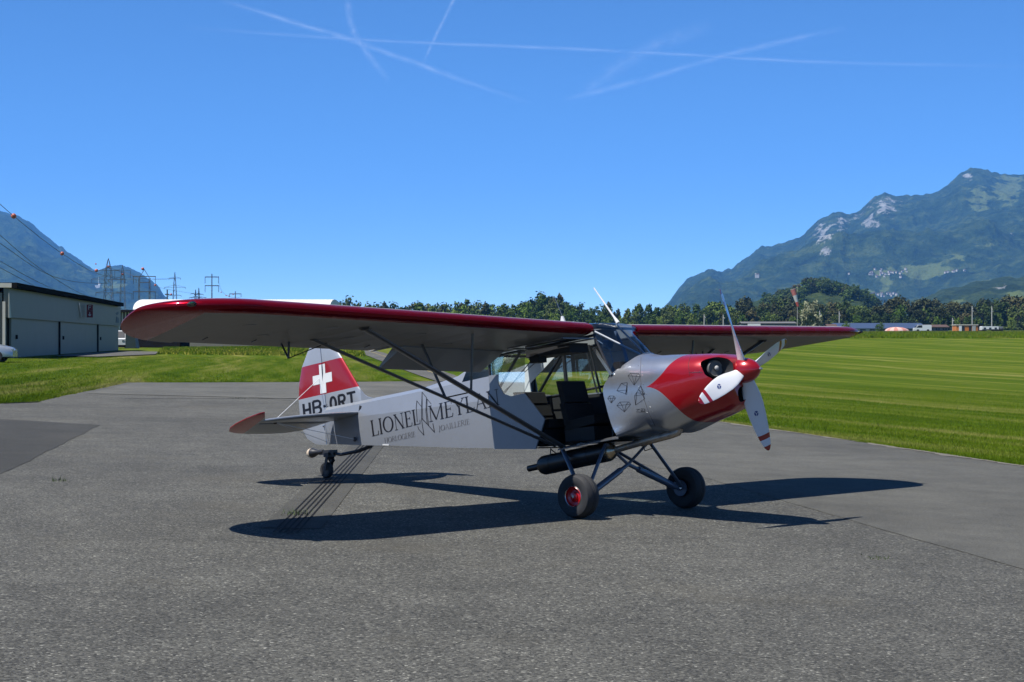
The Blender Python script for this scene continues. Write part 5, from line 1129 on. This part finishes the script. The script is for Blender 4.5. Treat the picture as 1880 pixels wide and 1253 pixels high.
# ------------------------------------------------------------------ power lines
M['pylon'] = simple('galvanised_lattice', (.09, .095, .09), .6, .3); M['cable'] = simple('cable_metal', (.03, .03, .032), .6); M['ball'] = simple('orange_marker', (.55, .12, .05), .5)
def rowz(v, D): return HC+(626.5-v)/F_PX*D+PITCH*D
def pylon(u, top, D, arms, w0=3.2, w1=.7, style='lattice', label='', th=.11):
    x = (u-940)/F_PX*D; zg = GZ(x, D); e = empty('pylon', (x, D, zg)); tag(e, label, 'pylon', None); H = rowz(top, D)-zg
    mb = MB()
    if style == 'lattice':
        wd = lambda z: w0+(w1-w0)*min(1, z/(H*.86)) if z < H*.86 else w1*(1-(z-H*.86)/(H*.14))+.05
        n = 13; zs = [H*k/n for k in range(n+1)]; cs = ((-1, -1), (1, -1), (1, 1), (-1, 1))
        for a, b in zip(zs[:-1], zs[1:]):
            for i in range(4):
                c, d = cs[i], cs[(i+1) % 4]; pa = lambda q, z: (q[0]*wd(z)/2, q[1]*wd(z)/2, z)
                mb.bar(pa(c, a), pa(c, b), th, th); mb.bar(pa(c, a), pa(d, b), th*.7, th*.7)
    elif style == 'pole': mb.tube([(0, 0, -1), (0, 0, H)], [.28, .16], 8)
    elif style == 'portal':
        for s in (-1, 1):
            for q in (-1, 1): mb.bar((s*2.0+q*.25, 0, -1), (s*1.9+q*.2, 0, H-3.2), th, th)
            for k in range(12): mb.bar((s*2.0-.25, 0, (H-3.2)*k/12), (s*2.0+.25, 0, (H-3.2)*(k+1)/12), th*.7, th*.7)
            mb.bar((s*1.9, 0, H-3.2), (0, 0, H), th, th)
    mb.build('mast', M['pylon'], e, False)
    for v, hwid, drop in arms:
        z = rowz(v, D)-zg; wv = hwid/F_PX*D; a = MB()
        if style == 'lattice':
            for y in (-.25, .25): a.bar((-wv, 0, z), (wv, 0, z), th, th); a.bar((-wv, 0, z), (0, y, z+wv*.22), th*.7, th*.7); a.bar((wv, 0, z), (0, y, z+wv*.22), th*.7, th*.7)
        else: a.bar((-wv, 0, z), (wv, 0, z), .3, .3)
        ao = a.build('crossarm', M['pylon'], e, False)
        if drop:
            for s in (-1, 1): MB().tube([(s*wv*.96, 0, z), (s*wv*.96, 0, z-drop/F_PX*D)], .10, 6).build('insulator', M['cable'], ao)
    return e
pylon(199, 475, 640, [(497, 20, 0), (513, 32, 8), (538, 24, 6)], 4.2, 2.2, label='tall lattice pylon with a crowded insulator platform above the hangar roof', th=.15)
pylon(225, 487, 700, [(497, 15, 14), (514, 26, 6), (539, 18, 12)], 3.0, 1.4, label='narrow lattice pylon beside the portal mast')
pylon(265, 495, 600, [(508, 21, 14), (519, 9, 0), (536, 21, 14)], style='portal', label='two-legged portal pylon with a pointed top carrying a marker ball', th=.19)
pylon(321, 500, 900, [(511, 11, 3), (528, 20, 3), (543, 12, 3)], 4.6, 1.0, label='slender lattice pylon with three crossarms standing against the sky', th=.15)
pylon(389, 503, 560, [(509, 13, 12), (525, 13, 12)], style='pole', label='single-pole pylon with two straight crossarms')
pylon(432, 535, 640, [(540, 11, 6), (552, 9, 0)], style='pole', label='short pole with one wide crossarm behind the wing')
pylon(365, 529, 1300, [(541, 9, 2), (547, 14, 2)], 6, 1.0, label='distant pointed lattice pylon, taller of a close pair', th=.3)
pylon(359, 532, 1350, [(540, 9, 2), (547, 12, 2)], 6, 1.0, label='distant lattice pylon, shorter of a close pair', th=.3)
pylon(307, 532, 420, [(541, 4, 0)], style='pole', label='plain lamp pole beside the portal pylon')
def cable(pts, label, r=.05):
    # pts: (u, v, D); smooth sag through the points
    P = [Vector(((u-940)/F_PX*D, D, rowz(v, D))) for u, v, D in pts]; out = []
    for i in range(len(P)-1):
        for k in range(12): 
            f = k/12; p0, p1, p2, p3 = P[max(i-1, 0)], P[i], P[i+1], P[min(i+2, len(P)-1)]
            out.append(.5*((2*p1)+(-p0+p2)*f+(2*p0-5*p1+4*p2-p3)*f*f+(-p0+3*p1-3*p2+p3)*f**3))
    out.append(P[-1]); tag(MB().tube(out, [r*(.5+p.y/500) for p in out], 5).build('power_cable', M['cable']), label, 'cable', 'overhead power cables')
cable([(-60, 318, 190), (25, 397, 250), (114, 466, 350), (177, 502, 480), (225, 514, 700)], 'power cable carrying the marker balls down to the pylons')
cable([(-60, 372, 190), (0, 432, 240), (80, 498, 340), (150, 540, 500), (199, 556, 640)], 'thick low power cable sagging towards the tall pylon')
cable([(-60, 403, 190), (0, 447, 240), (90, 505, 350), (150, 519, 500), (199, 521, 640)], 'power cable just below the thick one, ending at the insulator platform')
cable([(-60, 444, 200), (0, 480, 260), (100, 532, 400), (199, 570, 640)], 'faint power cable passing low behind the hangar roof')
cable([(-60, 462, 200), (0, 492, 260), (90, 538, 400), (150, 562, 640)], 'lowest power cable, just above the hangar roof')
cable([(199, 497, 640), (225, 499, 700), (265, 512, 600), (321, 512, 900)], 'thin cable linking the tops of the pylons')
cable([(286, 522, 600), (300, 530, 700), (365, 541, 1300)], 'thin cable from the portal pylon to the distant pair', .03)
cable([(402, 521, 560), (409, 537, 600), (425, 546, 640), (443, 546, 640)], 'thin cable from the single-pole pylon to the short pole', .025)
def mball(u, v, D, d, label):
    e = MB(); ellipsoid(e, (0, 0, 0), (d/2, d/2, d/2), 20, 12); o = e.build('marker_ball', M['ball']); o.location = ((u-940)/F_PX*D, D, rowz(v, D)); tag(o, label, 'marker ball', 'warning balls on the power lines'); b_ = MB(); b_.lathe([(d/2*1.01, -.03), (d/2*1.01, .03)], (0, 0, 0), (1, .6, 0), 20); b_.build('seam_band', M['cable'], o)
mball(25, 397, 250, .82, 'largest orange warning ball, high on the cable'); mball(114, 466, 350, .84, 'second orange warning ball down the cable'); mball(177, 497, 480, 1.0, 'orange warning ball just before the tall pylon')
for u, v, D, s in ((199, 490, 640, .95), (225, 504, 700, 1.0), (262, 494, 600, 1.1), (285, 524, 600, .8), (314, 541, 600, .8), (176, 485, 640, .6)): mball(u, v, D, s, 'small orange warning ball among the pylons')
for u, v in ((406, 537), (415, 543), (420, 544), (428, 541)): mball(u, v, 640, .5, 'tiny warning ball near the short pole')
# transmitter on the left mountain
h = on_mountain(180, 528, mL)
if h is not None:
    e = empty('transmitter', h-Vector((0, 0, 10))); tag(e, 'white transmitter building with a tall mast on the left mountain', 'transmitter'); k = h.y/F_PX
    MB().box((0, 0, 4*k), (9*k, 9*k, 9*k)).build('building', M['white'], e, False); MB().box((3*k, 0, 9*k), (3*k, 4*k, 5*k)).build('annex', M['white'], e, False); MB().tube([(k, 0, 8*k), (k, 0, 24*k)], [.7*k, .3*k], 8).build('mast', M['white'], e)

# ------------------------------------------------------------------ things along the far side of the field
M['pole'] = simple('pale_concrete_pole', (.40, .39, .36), .8)
for u, top, lab in ((1293, 577, 'pale railway pole seen over the wing, first of a pair'), (1328, 578, 'pale railway pole seen over the wing, beside the propeller'), (1505, 571, 'pale railway pole in front of the olive-grey tree'), (1541, 572, 'pale railway pole beside the brick house'), (1785, 562, 'tall railway pole in front of the orange cabin'), (1821, 563, 'tall railway pole behind the white trailers'), (1749, 584, 'short grey pole beside the orange cabin')):
    D = 470; x = (u-940)/F_PX*D; zg = GZ(x, D); H = rowz(top, D)-zg; e = empty('railway_pole', (x, D, zg)); tag(e, lab, 'pole')
    MB().tube([(0, 0, -.5), (0, 0, H)], [.20, .15], 8).build('mast', M['pole'], e); MB().bar((0, -.9, H-.9), (0, .3, H-.6), .08, .08).build('bracket', M['pole'], e, False); MB().box((.25, 0, H*.8), (.35, .2, .4)).build('fitting', M['pole'], e, False)
def building(name, u0, u1, D, eave, ridge, depth, wall, roof, label, cat='building', wins=0, base=None, ov=.3, winmat=None):
    x0, x1 = (u0-940)/F_PX*D, (u1-940)/F_PX*D; zg = GZ((x0+x1)/2, D); e = empty(name, ((x0+x1)/2, D, zg)); tag(e, label, cat); W = x1-x0; he = rowz(eave, D)-zg; hr = rowz(ridge, D+depth/2)-zg
    MB().box((0, depth/2, he/2-.3), (W, depth, he+.6)).build('wall', wall, e, False)
    if hr > he+.15: MB().prism([(-ov, he-.08), (depth/2, hr), (depth+ov, he-.08), (depth+ov, he+.06), (depth/2, hr+.16), (-ov, he+.06)], 'x', -W/2-ov, W/2+ov).build('roof', roof, e, False)
    else: MB().box((0, depth/2, he+.1), (W+ov, depth+ov, .22)).build('roof', roof, e, False)
    for k in range(wins):
        x = -W/2+W*(k+.5)/wins; f = MB().box((x, -.02, he*.55), (W/wins*.6, .08, he*.42)).build('window', winmat or M['black'], e, False)
        MB().box((x, -.07, he*.55), (.06, .04, he*.42)).build('glazing_bar', M['pole'], f, False)
    return e
grey = simple('grey_render', (.17, .165, .16), .8); white_w = simple('white_render', (.62, .62, .6), .7)
bluer = simple('blue_grey_roof', (.07, .10, .17), .45, .3); brown = simple('brown_tiles', (.09, .05, .035), .8)
e = building('long_building', 1363, 1461, 430, 594, 592, 7, grey, simple('grey_roof_edge', (.14, .135, .13), .8), 'long flat-roofed grey building with window bands behind the wing', wins=7)
MB().box((-4.0, -.2, rowz(594, 430)-GZ(70, 430)-.35), (3.4, .3, .5)).build('white_awning', M['white'], e, False)
building('hall', 1540, 1699, 450, 603.5, 594.5, 14, white_w, bluer, 'long low hall with a large blue-grey roof at the edge of the field', 'hall', wins=9, ov=.5)
building('house', 1521, 1536, 440, 601, 596.5, 5, simple('brick_wall', (.20, .09, .06), .8), brown, 'small brick house with a pitched roof left of the blue-roofed hall', 'house', wins=1)
building('shed', 1702, 1741, 455, 601, 597.5, 6, grey, brown, 'brown-roofed shed between the white van and the orange cabin', 'shed', wins=3)
oc = building('cabin', 1756, 1795, 420, 597.5, 597.5, 4, simple('orange_paint', (.62, .20, .03), .55), simple('cream_edge', (.6, .55, .45), .6), 'bright orange cabin with two dark doorways', 'cabin')
for x, w_, m_ in ((-1.0, .55, M['black']), (.75, .6, M['black']), (-1.75, .7, M['white']), (1.75, .9, simple('pale_grey_panel', (.4, .4, .38), .7))): MB().box((x, -.05, .85), (w_, .1, 1.5)).build('doorway' if m_ is M['black'] else 'wall_panel', m_, oc, False)
building('shed', 1795, 1803, 425, 598, 598, 4, brown, M['roofdark'], 'narrow dark brown shed attached beside the orange cabin', 'shed')
def trailer(u0, u1, D, top, mat, label):
    x0, x1 = (u0-940)/F_PX*D, (u1-940)/F_PX*D; zg = GZ((x0+x1)/2, D); e = empty('trailer', ((x0+x1)/2, D, zg)); tag(e, label, 'trailer'); W = x1-x0; H = rowz(top, D)-zg
    mb = MB(); mb.prism([(-W/2, .5), (W/2, .5), (W/2, H-.15), (W/2-.15, H), (-W/2+.15, H), (-W/2, H-.15)], 'y', 0, 2.3); mb.build('body', mat, e, False)
    for x in (-W/2+.8, W/2-.8):
        for y in (.15, 2.15): MB().lathe([(0, -.1), (.3, -.1), (.4, -.05), (.4, .05), (.3, .1), (0, .1)], (x, y, .4), (0, 1, 0), 16).build('wheel', M['rubber'], e)
    MB().box((0, -.01, .55), (W*.98, .06, .25)).build('skirt', M['roofdark'], e, False)
    for k in range(3): MB().box((-W/2+W*(k+.5)/3, -.02, H*.66), (W*.14, .04, .35)).build('window', M['black'], e, False)
trailer(1803, 1833, 415, 599.5, M['white'], 'long white trailer right of the orange cabin'); trailer(1833.5, 1842, 416, 599.8, simple('grey_trailer', (.25, .27, .28), .5), 'short grey trailer at the end of the white one')
van('parked_van', Vector(((1693-940)/F_PX*400, 400, GZ(100, 400))), PI, 4.2, 1.8, 1.75, M['white'], 'white van parked in front of the blue-roofed hall')
tr_ = empty('parachute_canopy', ((1645-940)/F_PX*380, 380, GZ(90, 380))); tag(tr_, 'red and white striped canopy lying like a mound in the grass', 'canopy')
pk = simple('faded_red_cloth', (.55, .22, .17), .8); wc = simple('white_cloth', (.62, .42, .36), .8)
for k in range(16):
    a0, a1 = 2*PI*k/16, 2*PI*(k+1)/16; mb = MB(); rows = []
    for j in range(7):
        q = j/6; r_ = 2.6*math.sin(q*PI/2); z = .95*math.cos(q*PI/2)**.9+.2; rows.append([(math.cos(a)*r_*(1+.2*(math.cos(a) > 0)), math.sin(a)*r_*.8, z+.05*math.sin(a*5)) for a in (a0, (a0+a1)/2, a1)])
    mb.loft(rows, False); mb.build('gore', pk if k % 2 else wc, tr_)
# windsock
D = 230; x = (1464-940)/F_PX*D; zg = GZ(x, D); wsx = empty('windsock', (x, D, zg)); tag(wsx, 'limp red and white windsock hanging from a thin mast', 'windsock')
Hm = rowz(525, D)-zg; MB().tube([(0, 0, -.5), (0, 0, Hm)], [.05, .03], 8).build('mast', M['pole'], wsx); MB().tube([(0, 0, Hm), (-.75, 0, Hm+.02)], .018, 6).build('swivel_arm', M['cable'], wsx)
wr_ = simple('windsock_red', (.62, .12, .10), .7); ww = simple('windsock_white', (.75, .72, .70), .7)
pa, pb = Vector((-.62, 0, rowz(531, D)-zg)), Vector((.10, 0, rowz(563, D)-zg))
for k, (a, b) in enumerate(((0, .36), (.36, .74), (.74, 1.0))):
    mb = MB(); ax = (pb-pa); R0 = .42; mb.lathe([(R0-(R0-.17)*q, ax.length*q) for q in np.linspace(a, b, 5)], pa, ax, 18); mb.build('sock_panel', ww if k == 1 else simple('windsock_pink', (.68, .22, .20), .7) if k == 0 else wr_, wsx)
MB().lathe([(.43, 0), (.43, .04)], pa, pb-pa, 18).build('hoop', M['white'], wsx)
# hamlets on the mountain slope
hw_m = simple('pale_house_wall', (.6, .57, .52), .8); hr_m = simple('house_roof', (.14, .09, .075), .8)
hproto = None
spots = [(random.gauss(u, a), random.gauss(v, b)) for u, v, a, b, n in ((1625, 503, 22, 4.5, 26), (1600, 543, 26, 3.0, 20), (1745, 498, 16, 2.5, 6)) for _ in range(n)]
for u, v in spots:
    h = on_mountain(u, v, mR)
    if h is None: continue
    if hproto is None:
        hproto = empty('village_house'); MB().box((0, 0, 2), (8, 6, 7)).build('wall', hw_m, hproto, False); MB().prism([(-3.6, 5.4), (0, 7.6), (3.6, 5.4)], 'x', -4.4, 4.4).build('roof', hr_m, hproto, False); c = hproto
    else: c = copy_tree(hproto)
    c.location = h; c.scale = (.8, .8, .8); c.rotation_euler = (0, 0, random.uniform(0, 3.1)); tag(c, 'tiny pale village house on the slope of the right-hand mountain', 'house', 'hamlet houses on the mountain')
h = on_mountain(1390, 510, mR)
if h is not None:
    e = empty('castle', h); e.scale = (.62, .62, .62); tag(e, 'tiny white castle tower block on the wooded lower slope', 'castle'); MB().box((0, 0, 6), (18, 10, 16)).build('wall', hw_m, e, False); MB().box((-7, 0, 9), (5, 7, 24)).build('tower', hw_m, e, False); MB().prism([(-5.5, 13.9), (0, 18), (5.5, 13.9)], 'x', -9.2, 9.2).build('roof', hr_m, e, False)

# ------------------------------------------------------------------ contrails at 9 km, haze
def contrail(pts, w, alpha, label, seed):
    t = NT('contrail_ice'); t.n.remove(t.b); uv = t.new('ShaderNodeUVMap').outputs[0]; s = t.sep(uv)
    mp = t.new('ShaderNodeMapping'); t.t.links.new(uv, mp.inputs[0]); mp.inputs[1].default_value = (seed*3.1, 0, 0); mp.inputs[3].default_value = (14, 1.5, 1)
    n = t.noise(mp.outputs[0], 1.0, 5, .6)
    e_ = t.math('SUBTRACT', 1.0, t.math('ABSOLUTE', t.math('MULTIPLY_ADD', s[1], 2.0, -1.0)), clamp=True)
    end = t.math('MULTIPLY', t.math('MULTIPLY', s[0], 6.0, clamp=True), t.math('MULTIPLY', t.math('SUBTRACT', 1.0, s[0]), 4.0, clamp=True))
    al = t.math('MULTIPLY', t.math('MULTIPLY', t.math('POWER', e_, 1.4), t.ramp(n, [(.32, .08), (.66, 1.0)])), t.math('MULTIPLY', end, alpha), clamp=True)
    d = t.new('ShaderNodeBsdfTranslucent'); d.inputs[0].default_value = (.95, .95, .95, 1); d2 = t.new('ShaderNodeBsdfDiffuse'); d2.inputs[0].default_value = (.95, .95, .95, 1); ad = t.new('ShaderNodeAddShader')
    t.t.links.new(d.outputs[0], ad.inputs[0]); t.t.links.new(d2.outputs[0], ad.inputs[1])
    tr = t.new('ShaderNodeBsdfTransparent'); mx = t.new('ShaderNodeMixShader'); t.t.links.new(al, mx.inputs[0]); t.t.links.new(tr.outputs[0], mx.inputs[1]); t.t.links.new(ad.outputs[0], mx.inputs[2]); t.t.links.new(mx.outputs[0], t.out.inputs[0])
    P = [np.array(p, float) for p in pts]; out = []; N = 10
    for i in range(len(P)-1):
        for k in range(N):
            f = k/N; p0, p1, p2, p3 = P[max(i-1, 0)], P[i], P[i+1], P[min(i+2, len(P)-1)]; out.append(.5*((2*p1)+(-p0+p2)*f+(2*p0-5*p1+4*p2-p3)*f*f+(-p0+3*p1-3*p2+p3)*f**3))
    out.append(P[-1]); V = []; UV = []; m = len(out)
    for i, p in enumerate(out):
        d_ = out[min(i+1, m-1)]-out[max(i-1, 0)]; d_ /= np.linalg.norm(d_); nn = np.array([-d_[1], d_[0]])
        for j in range(5):
            q = p+nn*w*(j/4-.5); el = (626.5-q[1])/F_PX+PITCH; D = 9000/el; V.append(((q[0]-940)/F_PX*D, D, HC+9000)); UV.append((i/(m-1), j/4))
    Fc = [(i*5+j, i*5+j+1, (i+1)*5+j+1, (i+1)*5+j) for i in range(m-1) for j in range(4)]
    o = mesh_np('contrail', V, Fc, t.m); ul = o.data.uv_layers.new(name='UVMap')
    for lp in o.data.loops: ul.data[lp.index].uv = UV[lp.vertex_index]
    tag(o, label, 'contrail')
contrail([(400, -2), (540, 42), (640, 72), (760, 115), (850, 148), (975, 190)], 15, .085, 'long contrail slanting down from the upper left, crossing two others', 1)
contrail([(636, -12), (645, 45), (665, 85), (718, 155)], 19, .07, 'broad faded contrail bending steeply across the long slanting one', 2)
contrail([(842, -20), (822, 22), (798, 70), (775, 122)], 10, .09, 'short bright contrail dropping steeply from the top edge', 3)
contrail([(330, 50), (700, 75), (1000, 88), (1250, 100), (1500, 114), (1930, 123)], 10, .075, 'thin contrail running almost level across the sky', 4)
contrail([(1030, 184), (1150, 155), (1320, 105), (1440, 76), (1560, 50)], 17, .062, 'contrail rising gently to the right', 5)
contrail([(1060, 180), (1180, 95), (1310, 45)], 40, .035, 'wide wispy contrail nearly dissolved', 6)
hz = MB(); hz.box((0, 4500, 650), (17000, 13000, 1330)); hzo = hz.build('haze', None, None, False)
t = NT('haze_air'); t.n.remove(t.b); pv = t.new('ShaderNodeVolumePrincipled'); pv.inputs['Color'].default_value = (.13, .43, 1.0, 1); pv.inputs['Density'].default_value = HAZE
pv.inputs['Anisotropy'].default_value = 0.0
t.t.links.new(pv.outputs[0], t.out.inputs['Volume']); hzo.data.materials.clear(); hzo.data.materials.append(t.m); tag(hzo, 'pale blue summer haze filling the valley air', 'haze', kind='stuff')
